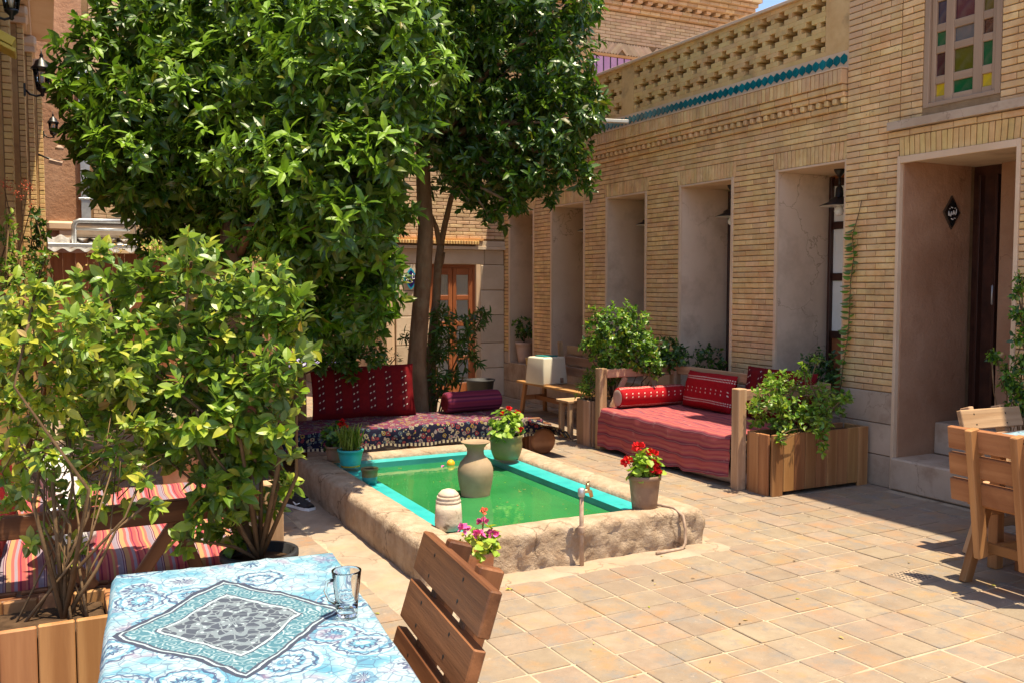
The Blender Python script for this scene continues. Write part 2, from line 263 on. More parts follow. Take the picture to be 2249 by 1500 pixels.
def k_carpet(n, uv, u, v):
    # v>0: hanging border, v<0: field on the top
    d, pick, ring = flowers(n, n('VectorMath', {0: uv, 1: n('VectorMath', {0: n('TexNoise', {'Vector': uv, 'Scale': 30.0, 'Detail': 3.0}).outputs['Color'], 'Scale': .03}, operation='SCALE').outputs[0]}, operation='ADD').outputs[0], 21.0, None)
    col = n.ramp(pick, [(0, (.24, .20, .13)), (.25, (.16, .03, .035)), (.45, (.22, .15, .04)), (.62, (.06, .09, .11)), (.8, (.20, .16, .15))], 'CONSTANT')
    base = n.mix(n.m('GREATER_THAN', v, 0.0), (.13, .035, .07), (.010, .010, .026))
    c = n.mix(n.m('LESS_THAN', d, .42), base, col)
    c = n.mix(n.m('LESS_THAN', d, .22), c, base); c = n.mix(n.m('LESS_THAN', d, .13), c, (.26, .21, .16))
    d2, p2, r2 = flowers(n, n.vec(uv, (1, 1, 1)), 46.0, None)
    vine = n.m('MULTIPLY', n.m('LESS_THAN', d2, .30), n.m('GREATER_THAN', p2, .55))
    c = n.mix(n.m('MULTIPLY', vine, .8), c, n.ramp(p2, [(0, (.3, .3, .2)), (.7, (.36, .30, .20)), (.85, (.34, .06, .08))], 'CONSTANT'))
    edge = n.m('MULTIPLY', n.m('GREATER_THAN', v, .145), n.m('LESS_THAN', v, .175))
    zig = n.m('GREATER_THAN', n.m('FRACT', n.m('MULTIPLY', u, 26.0)), .5)
    c = n.mix(edge, c, n.mix(zig, (.03, .02, .03), (.42, .36, .24)))
    return c
clothmat('carpet', k_carpet, weave=260, bump=.3)
def k_cushion(n, uv, u, v):
    base = n.mix(n('TexNoise', {'Vector': uv, 'Scale': 30.0, 'Detail': 3.0}).outputs[0], (.105, .004, .007), (.18, .008, .010))
    fu = n.m('FRACT', n.m('MULTIPLY', u, 6.2)); fv = n.m('FRACT', n.m('MULTIPLY', v, 15.0))
    sk = n.m('SUBTRACT', fu, n.m('MULTIPLY', n.m('SUBTRACT', fv, .5), .22))
    a = n.m('MULTIPLY', n.m('LESS_THAN', n.m('ABSOLUTE', n.m('SUBTRACT', sk, .42)), .034), n.m('LESS_THAN', n.m('ABSOLUTE', n.m('SUBTRACT', fv, .40)), .11))
    bb = n.m('MULTIPLY', n.m('LESS_THAN', n.m('ABSOLUTE', n.m('SUBTRACT', sk, .58)), .034), n.m('LESS_THAN', n.m('ABSOLUTE', n.m('SUBTRACT', fv, .62)), .11))
    inr = n.m('MULTIPLY', n.m('GREATER_THAN', v, .05), n.m('LESS_THAN', v, .43))
    c = n.mix(n.m('MULTIPLY', n.m('MINIMUM', n.m('ADD', a, bb), 1.0), inr), base, (.50, .44, .38))
    dk = n.m('MULTIPLY', n.m('LESS_THAN', n.m('ABSOLUTE', n.m('SUBTRACT', fu, .5)), .22), n.m('MULTIPLY', inr, .55))
    return n.mix(n.m('MULTIPLY', dk, n.m('SUBTRACT', 1.0, n.m('MINIMUM', n.m('ADD', a, bb), 1.0))), c, (.07, .006, .012))
clothmat('cushion_red', k_cushion)
def k_bolster(n, uv, u, v):
    base = n.mix(n('TexNoise', {'Vector': uv, 'Scale': 24.0, 'Detail': 3.0}).outputs[0], (.27, .006, .011), (.40, .013, .018))
    f = n.m('FRACT', n.m('MULTIPLY', v, 4.6))
    tick = n.m('GREATER_THAN', n.m('FRACT', n.m('MULTIPLY', u, 60.0)), .45)
    l1 = n.m('MULTIPLY', n.m('LESS_THAN', n.m('ABSOLUTE', n.m('SUBTRACT', f, .30)), .025), tick)
    l2 = n.m('MULTIPLY', n.m('LESS_THAN', n.m('ABSOLUTE', n.m('SUBTRACT', f, .40)), .025), tick)
    fu = n.m('FRACT', n.m('ADD', n.m('MULTIPLY', u, 14.0), n.m('MULTIPLY', f, 1.2)))
    d1 = n.m('MULTIPLY', n.m('LESS_THAN', n.m('ABSOLUTE', n.m('SUBTRACT', fu, .5)), .08), n.m('LESS_THAN', n.m('ABSOLUTE', n.m('SUBTRACT', f, .72)), .032))
    d2 = n.m('MULTIPLY', n.m('LESS_THAN', n.m('ABSOLUTE', n.m('SUBTRACT', fu, .62)), .08), n.m('LESS_THAN', n.m('ABSOLUTE', n.m('SUBTRACT', f, .88)), .032))
    s = n.m('MINIMUM', n.m('ADD', n.m('ADD', l1, l2), n.m('ADD', d1, d2)), 1.0)
    return n.mix(s, base, (.62, .48, .40))
clothmat('bolster_red', k_bolster)
def k_table(n, uv, u, v):
    wob = n('TexNoise', {'Vector': uv, 'Scale': 6.0, 'Detail': 3.0}).outputs['Color']
    wuv = n('VectorMath', {0: uv, 1: n('VectorMath', {0: wob, 'Scale': .05}, operation='SCALE').outputs[0]}, operation='ADD').outputs[0]
    d, pick, ring = flowers(n, wuv, 6.0, None)
    big = n('TexNoise', {'Vector': uv, 'Scale': 5.0, 'Detail': 3.0, 'Roughness': .6}).outputs[0]
    c = n.ramp(big, [(.30, (.16, .34, .52)), (.42, (.26, .50, .62)), (.50, (.62, .68, .74)), (.58, (.42, .60, .70)), (.68, (.18, .42, .58))])
    # mandalas: petal rings round each cell centre
    ang = n('TexVoronoi', {'Vector': wuv, 'Scale': 6.0, 'Randomness': .75}).outputs['Position']
    rel = n('SeparateXYZ', {0: n('VectorMath', {0: wuv, 1: ang}, operation='SUBTRACT').outputs[0]})
    th = n.m('ARCTAN2', rel.outputs[1], rel.outputs[0])
    petal = n.m('SINE', n.m('ADD', n.m('MULTIPLY', th, 12.0), 0.0))
    rr = n.m('ADD', n.m('MULTIPLY', d, 34.0), n.m('MULTIPLY', petal, .9))
    ln = n.m('GREATER_THAN', n.m('SINE', rr), .74)
    inm = n.m('LESS_THAN', d, .52)
    tint = n.ramp(n.m('FRACT', n.m('ADD', n.m('MULTIPLY', d, 3.1), pick)), [(0, (.72, .76, .82)), (.25, (.20, .46, .62)), (.45, (.62, .55, .62)), (.6, (.66, .72, .78)), (.8, (.12, .30, .48)), (.92, (.50, .66, .74))], 'CONSTANT')
    c = n.mix(n.m('MULTIPLY', inm, .72), c, tint)
    c = n.mix(n.m('MULTIPLY', n.m('MULTIPLY', ln, inm), .85), c, (.08, .09, .20))
    pk_ = n('TexNoise', {'Vector': uv, 'Scale': 11.0, 'Detail': 2.0}).outputs[0]
    c = n.mix(n('MapRange', {0: pk_, 1: .60, 2: .68, 4: .6}).outputs[0], c, (.50, .30, .42))
    # fine doodle lines
    d2 = n('TexVoronoi', {'Vector': wuv, 'Scale': 34.0}, feature='DISTANCE_TO_EDGE').outputs['Distance']
    c = n.mix(n.m('MULTIPLY', n.m('LESS_THAN', d2, .045), .55), c, (.13, .15, .28))
    d3 = n('TexVoronoi', {'Vector': n.vec(wuv, (1, 1, 1)), 'Scale': 60.0}).outputs['Distance']
    c = n.mix(n.m('MULTIPLY', n.m('LESS_THAN', d3, .20), .7), c, (.74, .77, .82))
    # grey medallion: nested diamonds
    x = n.m('SUBTRACT', u, .29); y = n.m('SUBTRACT', v, .66)
    dm = n.m('ADD', n.m('ADD', n.m('DIVIDE', n.m('ABSOLUTE', x), .285), n.m('DIVIDE', n.m('ABSOLUTE', y), .36)), n.m('MULTIPLY', n.m('SUBTRACT', n('TexNoise', {'Vector': uv, 'Scale': 7.0, 'Detail': 4.0}).outputs[0], .5), .22))
    th2 = n.m('ARCTAN2', y, x); rad = n.m('SQRT', n.m('ADD', n.m('POWER', x, 2.0), n.m('POWER', y, 2.0)))
    pet2 = n.m('ADD', n.m('MULTIPLY', rad, 100.0), n.m('MULTIPLY', n.m('SINE', n.m('MULTIPLY', th2, 10.0)), 1.4))
    mgrey = n.mix(n.m('GREATER_THAN', n.m('SINE', pet2), .55), n.mix(n.m('LESS_THAN', d2, .05), (.13, .13, .17), (.36, .36, .40)), n.mix(n.m('LESS_THAN', d3, .3), (.34, .35, .39), (.66, .68, .72)))
    d4 = n('TexVoronoi', {'Vector': wuv, 'Scale': 30.0}).outputs['Distance']
    mid = n.mix(n.m('GREATER_THAN', n.m('SINE', n.m('MULTIPLY', d4, 22.0)), .2), (.13, .27, .34), n.mix(n.m('LESS_THAN', d2, .06), (.30, .42, .48), (.60, .64, .68)))
    c = n.mix(n.m('LESS_THAN', dm, 1.0), c, mid)
    c = n.mix(n.m('LESS_THAN', dm, .62), c, mgrey)
    for a, bb_, cc in ((.955, 1.01, (.10, .10, .15)), (.93, .955, (.66, .68, .72)), (.90, .93, (.12, .12, .17)), (.60, .635, (.68, .70, .74)), (.635, .655, (.12, .12, .17))):
        c = n.mix(n.m('MULTIPLY', n.m('GREATER_THAN', dm, a), n.m('LESS_THAN', dm, bb_)), c, cc)
    return c
clothmat('table_print', lambda n, uv, u, v: n.mix(1.0, k_table(n, uv, u, v), (.47, .56, .58), 'MULTIPLY'), rough=.6, weave=500, bump=.08)
def k_lilac(n, uv, u, v):
    d2 = n('TexVoronoi', {'Vector': uv, 'Scale': 22.0}).outputs['Distance']
    return n.mix(n.m('LESS_THAN', d2, .3), (.30, .27, .50), (.62, .60, .70))
clothmat('lilac_print', k_lilac)
# ------------------------------------------------------------------ mesh helpers
def mesh_from(name, V, F, mats, fm=None, uv=None, smooth=False):
    me = bpy.data.meshes.new(name)
    me.from_pydata([tuple(v) for v in V], [], [tuple(f) for f in F])
    for m in mats: me.materials.append(MT[m])
    if fm is not None: me.polygons.foreach_set('material_index', np.asarray(fm, dtype=np.int32))
    if uv is not None:
        l = me.uv_layers.new(name='UVMap'); vi = np.zeros(len(me.loops), dtype=np.int32); me.loops.foreach_get('vertex_index', vi)
        l.data.foreach_set('uv', np.asarray(uv, dtype=np.float32)[vi].ravel())
    if smooth: me.polygons.foreach_set('use_smooth', np.ones(len(me.polygons), dtype=bool))
    me.update(); return me
def tri_mesh(name, V, T, mats, fm=None, smooth=False):
    """fast path for big triangle soups (numpy arrays)"""
    me = bpy.data.meshes.new(name); nv, nt = len(V), len(T)
    me.vertices.add(nv); me.vertices.foreach_set('co', np.ascontiguousarray(V, dtype=np.float32).ravel())
    me.loops.add(nt*3); me.loops.foreach_set('vertex_index', np.ascontiguousarray(T, dtype=np.int32).ravel())
    me.polygons.add(nt); me.polygons.foreach_set('loop_start', np.arange(0, nt*3, 3, dtype=np.int32))
    try: me.polygons.foreach_set('loop_total', np.full(nt, 3, dtype=np.int32))
    except Exception: pass
    for m in mats: me.materials.append(MT[m])
    if fm is not None: me.polygons.foreach_set('material_index', np.asarray(fm, dtype=np.int32))
    me.polygons.foreach_set('use_smooth', np.full(nt, smooth, dtype=bool))
    me.update(calc_edges=True); me.validate(); return me
def cbox(sx, sy, sz, c=.004):
    """box with chamfered edges, centred on the origin -> verts, faces"""
    c = min(c, sx*.4, sy*.4, sz*.4); V = []; idx = {}
    for ix in (-1, 1):
        for iy in (-1, 1):
            for iz in (-1, 1):
                for ax in range(3):
                    h = [sx/2, sy/2, sz/2]; p = [ix*(h[0]-c), iy*(h[1]-c), iz*(h[2]-c)]
                    p[ax] = (ix, iy, iz)[ax]*h[ax]
                    idx[(ix, iy, iz, ax)] = len(V); V.append(tuple(p))
    F = []
    def add(f):
        a, b, d = (np.array(V[f[i]]) for i in (0, 1, 2)); nrm = np.cross(b-a, d-a); cen = sum(np.array(V[i]) for i in f)/len(f)
        F.append(tuple(f) if nrm @ cen > 0 else tuple(reversed(f)))
    for ax in range(3):
        o = [a for a in range(3) if a != ax]
        for s in (-1, 1):
            f = []
            for (p, q) in ((-1, -1), (1, -1), (1, 1), (-1, 1)):
                k = [0, 0, 0]; k[ax] = s; k[o[0]] = p; k[o[1]] = q; f.append(idx[(*k, ax)])
            add(f)
    for ax in range(3):                       # edges running along ax
        o = [a for a in range(3) if a != ax]
        for p in (-1, 1):
            for q in (-1, 1):
                k0 = [0, 0, 0]; k0[ax] = -1; k0[o[0]] = p; k0[o[1]] = q; k1 = list(k0); k1[ax] = 1
                add([idx[(*k0, o[0])], idx[(*k1, o[0])], idx[(*k1, o[1])], idx[(*k0, o[1])]])
    for ix in (-1, 1):
        for iy in (-1, 1):
            for iz in (-1, 1): add([idx[(ix, iy, iz, a)] for a in range(3)])
    return V, F
_bc = {}
def box_mesh(name, sx, sy, sz, mat, c=.004):
    k = (round(sx, 4), round(sy, 4), round(sz, 4), mat, c)
    if k not in _bc:
        V, F = cbox(sx, sy, sz, c); _bc[k] = mesh_from(name, V, F, [mat])
    return _bc[k]
def obj(name, me, parent=None, loc=(0, 0, 0), rot=(0, 0, 0), scale=None, kind=None, label=None):
    o = bpy.data.objects.new(name, me); COL.objects.link(o); o.location = loc; o.rotation_euler = rot
    if scale is not None: o.scale = scale
    if parent is not None: o.parent = parent
    if kind: o['kind'] = kind
    if label: o['label'] = label
    return o
def thing(name, label, cat, loc=(0, 0, 0), rotz=0.0, group=None):
    o = bpy.data.objects.new(name, None); COL.objects.link(o); o.location = loc; o.rotation_euler = (0, 0, rotz); o.empty_display_size = .1
    o['label'] = label; o['category'] = cat
    if group: o['group'] = group
    return o
def tag(o, label, cat, group=None):
    o['label'] = label; o['category'] = cat
    if group: o['group'] = group
    return o
def struct(name, me, **k): return obj(name, me, kind='structure', **k)
def box(name, parent, c, s, mat, rot=(0, 0, 0), ch=.004, **k):
    """box part, centre c in the parent's space; wood grain runs along local x"""
    return obj(name, box_mesh(name, *s, mat, ch), parent, c, rot, **k)
def boxm(name, parent, lo, hi, mat, ch=.002, **k):
    lo, hi = np.array(lo, float), np.array(hi, float)
    return box(name, parent, tuple((lo+hi)/2), tuple(hi-lo), mat, ch=ch, **k)
def beam(name, parent, a, b, w, t, mat, side=(0, 0, 1), ch=.005, **k):
    """plank from a to b (local x along it), w wide along 'side', t thick"""
    a, b = Vector(a), Vector(b); x = (b-a); L = x.length; x.normalize()
    s = Vector(side); z = (s - x*s.dot(x)).normalized(); y = z.cross(x)
    rot = Matrix((x, y, z)).transposed().to_euler()
    return obj(name, box_mesh(name, L, t, w, mat, ch), parent, (a+b)/2, rot, **k)
class MB:
    """collects shapes into one mesh"""
    def __init__(s): s.V = []; s.F = []; s.M = []; s.UV = []
    def add(s, V, F, mi=0, M=None, uv=None):
        o = len(s.V)
        for i, v in enumerate(V):
            s.V.append(tuple(M @ Vector(v)) if M is not None else tuple(v)); s.UV.append(uv[i] if uv else (0, 0))
        for f in F: s.F.append(tuple(i+o for i in f)); s.M.append(mi)
    def box(s, lo, hi, mi=0, c=.003):
        lo, hi = np.array(lo, float), np.array(hi, float); V, F = cbox(*(hi-lo), c); m = (lo+hi)/2
        s.add([tuple(np.array(v)+m) for v in V], F, mi)
    def build(s, name, mats, parent=None, smooth=False, uv=False, loc=(0, 0, 0), rot=(0, 0, 0), **k):
        return obj(name, mesh_from(name, s.V, s.F, mats, s.M, s.UV if uv else None, smooth), parent, loc, rot, **k)
def lathe(prof, seg=24, uvs=False):
    V, F = [], []
    for (r, z) in prof:
        for i in range(seg): a = 2*math.pi*i/seg; V.append((r*math.cos(a), r*math.sin(a), z))
    for j in range(len(prof)-1):
        for i in range(seg): k = (i+1) % seg; F.append((j*seg+i, j*seg+k, (j+1)*seg+k, (j+1)*seg+i))
    F.append(tuple(reversed(range(seg)))); n = len(V)-seg; F.append(tuple(range(n, n+seg)))
    return V, F
def lathe_obj(name, prof, mat, parent=None, loc=(0, 0, 0), seg=24, rot=(0, 0, 0), **k):
    V, F = lathe(prof, seg); me = mesh_from(name, V, F, [mat], smooth=True)
    fl = np.ones(len(me.polygons), dtype=bool); fl[-2:] = False; me.polygons.foreach_set('use_smooth', fl)
    return obj(name, me, parent, loc, rot, **k)
def tube(pts, rad, seg=8):
    """tapered tube along pts -> verts, faces"""
    P = [Vector(p) for p in pts]; V, F = [], []
    if not hasattr(rad, '__len__'): rad = [rad]*len(P)
    up = Vector((0, 0, 1))
    for i, p in enumerate(P):
        t = (P[min(i+1, len(P)-1)] - P[max(i-1, 0)]).normalized()
        a = t.orthogonal().normalized() if abs(t.z) > .97 else t.cross(up).normalized()
        if i and (a.dot(pa) < 0): a = -a
        a = (pa - t*pa.dot(t)).normalized() if i else a
        pa = a; b = t.cross(a)
        for k in range(seg):
            an = 2*math.pi*k/seg; V.append(tuple(p + (a*math.cos(an) + b*math.sin(an))*rad[i]))
    for j in range(len(P)-1):
        for k in range(seg): l = (k+1) % seg; F.append((j*seg+k, j*seg+l, (j+1)*seg+l, (j+1)*seg+k))
    F.append(tuple(reversed(range(seg)))); n = len(V)-seg; F.append(tuple(range(n, n+seg)))
    return V, F
def tube_obj(name, pts, rad, mat, parent=None, seg=8, **k):
    V, F = tube(pts, rad, seg); return obj(name, mesh_from(name, V, F, [mat], smooth=True), parent, **k)
def noise3(P, s=1.0, seed=0):
    """cheap smooth pseudo-noise in [-1,1] for displacing meshes"""
    P = np.asarray(P)*s + seed*3.7
    return (np.sin(P[..., 0]*1.7+1.3*np.sin(P[..., 1]*1.1+P[..., 2])) + np.sin(P[..., 1]*2.3+1.7*np.sin(P[..., 2]*1.9+P[..., 0]*.7)) + np.sin(P[..., 2]*2.9+1.1*np.sin(P[..., 0]*2.1+P[..., 1]*1.3)))/3
# ------------------------------------------------------------------ bricks
def visible(p, m=60):
    x, y, k = proj(p); return k > .3 and -m < x < 2249+m and -m < y < 1500+m
def emit_bricks(par, items, mat, name='brick', nobj=300, stuff='brickwork', ch=.004):
    """items: (world centre, (sx,sy,sz), euler). Largest in view become objects that share meshes; the rest one 'stuff' part"""
    base = np.array(par.location)
    sc_ = []
    for i, (c, s, r) in enumerate(items):
        x, y, k = proj(c); sc_.append(((max(s)/max(k, .3)) if visible(c) else 0, i))
    sc_.sort(reverse=True); top = set(i for v, i in sc_[:nobj] if v > 0)
    st = MB()
    for i, (c, s, r) in enumerate(items):
        if i in top:
            q = tuple(round(v, 2) if v > .08 else round(v, 3) for v in s); me = box_mesh(name, *q, mat, ch)
            obj(name, me, par, tuple(np.array(c)-base), r, tuple(a/b for a, b in zip(s, q)))
        else:
            V, F = cbox(*s, ch); M = Matrix.Translation(Vector(np.array(c)-base)) @ Euler(r).to_matrix().to_4x4(); st.add(V, F, 0, M)
    if st.V: st.build(stuff, [mat], par, kind='stuff')
def wall_bricks(axis, plane, out, u0, u1, z0, z1, holes=(), L=.19, h=.051, j=.008, proud=.012, jit=.0016, phase=0.0):
    """running bond on a wall. axis 'x' or 'y' = direction the wall runs; plane = coordinate of brick face; out=-1/+1 outward sign. holes (u0,u1,z0,z1)"""
    items = []; n = int((z1-z0)/h + .5)
    for k in range(n):
        z = z0 + (k+.5)*h
        if z + h/2 > z1 + .012: break
        iv = [(u0, u1)]
        for (a, b, c, d) in holes:
            if c < z < d:
                nv = []
                for (p, q) in iv:
                    if b <= p or a >= q: nv.append((p, q)); continue
                    if a - p > .02: nv.append((p, a))
                    if q - b > .02: nv.append((b, q))
                iv = nv
        off = phase + (k % 2)*L/2
        for (p, q) in iv:
            cuts = [p]; c = math.floor((p-off)/L)*L + off + L
            while c < q - 1e-6:
                if c - cuts[-1] > .045: cuts.append(c)
                c += L
            if q - cuts[-1] < .045 and len(cuts) > 1: cuts.pop()
            cuts.append(q)
            for a, b in zip(cuts, cuts[1:]):
                d = random.uniform(-jit, jit); dz = random.uniform(-.0012, .0012); ln = b-a-.005
                cp = plane - out*(proud+.010)/2 + out*d
                if axis == 'y': items.append(((cp, (a+b)/2, z+dz), (proud+.010, ln, h-j), (random.gauss(0, .004), 0, random.gauss(0, .003))))
                else: items.append((((a+b)/2, cp, z+dz), (ln, proud+.010, h-j), (0, random.gauss(0, .004), random.gauss(0, .003))))
    return items
def soldier(axis, plane, out, u0, u1, z0, hgt, w=.047, fan=.0, proud=.014, j=.007):
    items = []; n = max(1, round((u1-u0)/(w))); st = (u1-u0)/n
    for i in range(n):
        u = u0 + (i+.5)*st; t = (i+.5)/n*2-1; a = -t*fan + random.gauss(0, .012)
        cp = plane - out*(proud+.01)/2 + out*random.uniform(-.002, .002)
        if axis == 'y': items.append(((cp, u, z0+hgt/2), (proud+.01, st-j, hgt-.004), (a, 0, 0)))
        else: items.append(((u, cp, z0+hgt/2), (st-j, proud+.01, hgt-.004), (0, -a, 0)))
    return items
# ------------------------------------------------------------------ foliage
def leaf_template(w=.36, droop=.18, fold=.10):
    V = np.array([(0, 0, 0), (.30, w*.5, fold*.5), (.30, 0, 0), (.30, -w*.5, fold*.5), (.68, w*.42, fold*.45-droop*.35), (.68, 0, -droop*.35), (.68, -w*.42, fold*.45-droop*.35), (1, 0, -droop)], float)
    T = np.array([(0, 2, 1), (0, 3, 2), (1, 2, 5), (1, 5, 4), (2, 3, 6), (2, 6, 5), (4, 5, 7), (5, 6, 7)])
    return V, T
def leaf_fine(w=.5, droop=.16, fold=.13):
    """rounder leaf with five stations for plants close to the camera"""
    st = [(.0, 0), (.14, .55), (.34, .95), (.56, 1.0), (.78, .66), (1.0, 0)]; V = [(0, 0, 0)]; T = []
    for (x, k) in st[1:-1]:
        z = -droop*x*x; V += [(x, w*.5*k, z+fold*k*.5), (x, 0, z), (x, -w*.5*k, z+fold*k*.5)]
    V.append((1, 0, -droop)); e = len(V)-1; T += [(0, 2, 1), (0, 3, 2)]
    for s in range(3):
        a = 1+s*3; b = a+3; T += [(a, a+1, b+1), (a, b+1, b), (a+1, a+2, b+2), (a+1, b+2, b+1)]
    T += [(e-3, e-2, e), (e-2, e-1, e)]; return np.array(V, float), np.array(T)
def unit(a): return a/np.maximum(np.linalg.norm(a, axis=-1, keepdims=True), 1e-9)
def rosettes(P, D, n, size, spread=(40, 95), sag=.35, stem=.05, rng=RNG):
    """leaf frames (origin, x, y, z axes * length) for whorls of n leaves at tips P pointing along D"""
    m = len(P); D = unit(D); a = unit(np.cross(D, np.where(np.abs(D[:, 2:3]) > .9, [[1., 0, 0]], [[0, 0, 1.]]))); b = np.cross(D, a)
    O, X, Z, S = [], [], [], []
    ph0 = rng.uniform(0, 6.28, m)
    for i in range(n):
        ph = ph0 + i*2.4 + rng.normal(0, .25, m); th = np.radians(rng.uniform(*spread, m)) * (0.55 + .45*(i+1)/n)
        rad = a*np.cos(ph)[:, None] + b*np.sin(ph)[:, None]
        l = D*np.cos(th)[:, None] + rad*np.sin(th)[:, None]; l[:, 2] -= sag*rng.uniform(.2, 1.2, m); l = unit(l)
        nz = D + rng.normal(0, .28, (m, 3)) + np.array([0, 0, .35]); nz = unit(nz - l*np.sum(nz*l, 1, keepdims=True))
        O.append(P - D*(stem*(i/n))[..., None] if np.ndim(stem) else P - D*stem*(i/n)); X.append(l); Z.append(nz); S.append(size*rng.uniform(.5, 1.25, m))
    return np.concatenate(O), np.concatenate(X), np.concatenate(Z), np.concatenate(S)
def leaf_soup(O, X, Z, S, tmpl):
    V0, T0 = tmpl; Y = np.cross(Z, X)
    V = O[:, None, :] + S[:, None, None]*(V0[None, :, 0:1]*X[:, None, :] + V0[None, :, 1:2]*Y[:, None, :] + V0[None, :, 2:3]*Z[:, None, :])
    n = len(O); T = (T0[None] + (np.arange(n)*len(V0))[:, None, None]).reshape(-1, 3)
    return V.reshape(-1, 3), T
_lm = {}
def foliage(par, O, X, Z, S, mats, pick, tmpl=None, name='foliage', nobj=0, leaf='leaf'):
    """all leaves of one plant: the nobj that show largest as leaf objects, the rest one 'stuff' part"""
    tmpl = tmpl or leaf_template(); base = np.array(par.location); rz = par.rotation_euler.z
    n = len(O); pick = np.asarray(pick); keep = np.ones(n, bool)
    if nobj:
        v = O + X*S[:, None]*.5 - _C; k = v @ _fw; px = 1124.5 + FPX*(v @ _rt)/k; py = 750 - FPX*(v @ _up)/k
        vis = (px > 0) & (px < 2249) & (py > 0) & (py < 1500) & (k > .3)
        # nearest in each small patch of view direction, so that they are the ones in front
        cell = (px//26).astype(int)*1000 + (py//26).astype(int); order = np.argsort(k); seen = set(); cand = []
        for i in order:
            if vis[i] and cell[i] not in seen: seen.add(cell[i]); cand.append(i)
        cand = sorted(cand, key=lambda i: -S[i]/k[i])[:nobj]
        for i in cand:
            keep[i] = False; key = (id(tmpl), mats[pick[i]])
            if key not in _lm: _lm[key] = tri_mesh(leaf, tmpl[0], tmpl[1], [mats[pick[i]]])
            y = np.cross(Z[i], X[i]); M = Matrix(((X[i][0], y[0], Z[i][0]), (X[i][1], y[1], Z[i][1]), (X[i][2], y[2], Z[i][2])))
            obj(leaf, _lm[key], par, tuple(O[i]-base), M.to_euler(), (S[i],)*3)
    V, T = leaf_soup(O[keep]-base, X[keep], Z[keep], S[keep], tmpl)
    fm = np.repeat(pick[keep], len(tmpl[1]))
    return obj(name, tri_mesh(name, V, T, mats, fm), par, kind='stuff')
def blob_tips(blobs, dens, rng=RNG, shell=.55, up=.25, squash=1.0):
    """tips (P, outward D) in a set of spheres [(centre, radius)], more towards their surface; tips well inside another sphere are thinned"""
    P, D = [], []
    C = np.array([b[0] for b in blobs]); Rr = np.array([b[1] for b in blobs])
    for (c, r) in blobs:
        n = max(3, int(dens*r*r)); d = unit(rng.normal(0, 1, (n, 3))); rr = r*(shell + (1-shell)*rng.uniform(0, 1, n)**.6) * (1 + .12*rng.normal(0, 1, n))
        p = np.array(c) + d*rr[:, None]*np.array([1, 1, squash]); P.append(p); D.append(d)
    P = np.concatenate(P); D = np.concatenate(D)
    inside = np.min(np.linalg.norm(P[:, None]-C[None], axis=2)/Rr[None], axis=1)
    keep = (inside > .5) | (rng.uniform(0, 1, len(P)) < .35)
    P, D = P[keep], D[keep]; D = unit(D + np.array([0, 0, up]) + rng.normal(0, .25, D.shape)); return P, D
# ================================================================== SETTING
# ground and tiled courtyard floor
struct('ground', mesh_from('ground', [(-150, -150, -.02), (150, -150, -.02), (150, 150, -.02), (-150, 150, -.02)], [(0, 1, 2, 3)], ['concrete']))
floor = struct('courtyard_floor', mesh_from('courtyard_floor', [(-2, -3, -.003), (6.6, -3, -.003), (6.6, 16, -.003), (-2, 16, -.003)], [(0, 1, 2, 3)], ['grout']))
TA = R(1.27); ca, sa = math.cos(TA), math.sin(TA); TX, TY = .2165, .2085
items = []
for i in range(-6, 30):
    for j in range(5, 68):
        u, v = 2.457 + (i-12+.5)*TX + random.gauss(0, .0015), 3.236 + (j-20+.5)*TY + random.gauss(0, .0015)
        x, y = u*ca - v*sa, u*sa + v*ca
        if not (-1.5 < x < 5.92 and 1.0 < y < 13.5): continue
        if 1.62 < x < 3.72 and 4.42 < y < 7.42: continue
        if 1.48 < x < 1.75 and 3.9 < y < 6.2: continue                     # rough cement beside the pool
        dz = -.0065 + random.gauss(0, .0011)
        if (i, j) in ((9, 19), (16, 24)): dz -= .0022                        # sunken broken tiles
        tile = ((x, y, dz), (TX-.0098+random.uniform(-.004, .002), TY-.0098+random.uniform(-.003, .002), .016), (random.gauss(0, .007), random.gauss(0, .007), TA+random.gauss(0, .012)))
        items.append(tile)
emit_bricks(floor, items, 'floor_tile', 'tile', 300, 'tiling', ch=.003)
# cement apron round the pool
me = MB(); 
for (x0, x1, y0, y1) in ((1.60, 3.74, 4.28, 4.56), (1.46, 1.78, 3.9, 7.2), (3.56, 3.74, 4.5, 5.4)):
    nx, ny = max(2, int((x1-x0)/.06)), max(2, int((y1-y0)/.06)); V = []; F = []
    for a in range(nx+1):
        for b in range(ny+1):
            x, y = x0+(x1-x0)*a/nx, y0+(y1-y0)*b/ny
            e = .014 if (a in (0, nx) or b in (0, ny)) else 0
            V.append((x + (noise3((x*9, y*9, 1))*.026), y + noise3((y*9, x*9, 4))*.026, .006 - e + noise3((x*12, y*12, 0))*.006 + noise3((x*40, y*37, 2))*.0025))
    for a in range(nx):
        for b in range(ny): F.append((a*(ny+1)+b, (a+1)*(ny+1)+b, (a+1)*(ny+1)+b+1, a*(ny+1)+b+1))
    me.add(V, F)
me.build('cement_apron', ['concrete'], kind='structure', smooth=True)
# drain grate among the tiles: plate with rows of slots
gp = G(2000, 1266); gr = thing('drain_grate', 'small square floor drain grate with rows of dots', 'drain', (gp[0], gp[1], 0), TA); gr.scale = (.85, .85, 1)
box('plate', gr, (0, 0, .002), (.20, .19, .006), 'concrete', ch=.002)
hb = MB()
for a in range(7):
    for b in range(6): hb.box((-.083+a*.0277-.005, -.078+b*.0312-.008, .004), (-.083+a*.0277+.005, -.078+b*.0312+.008, .0065), 0, .001)
hb.build('hole', ['black_plastic'], gr, kind='stuff')
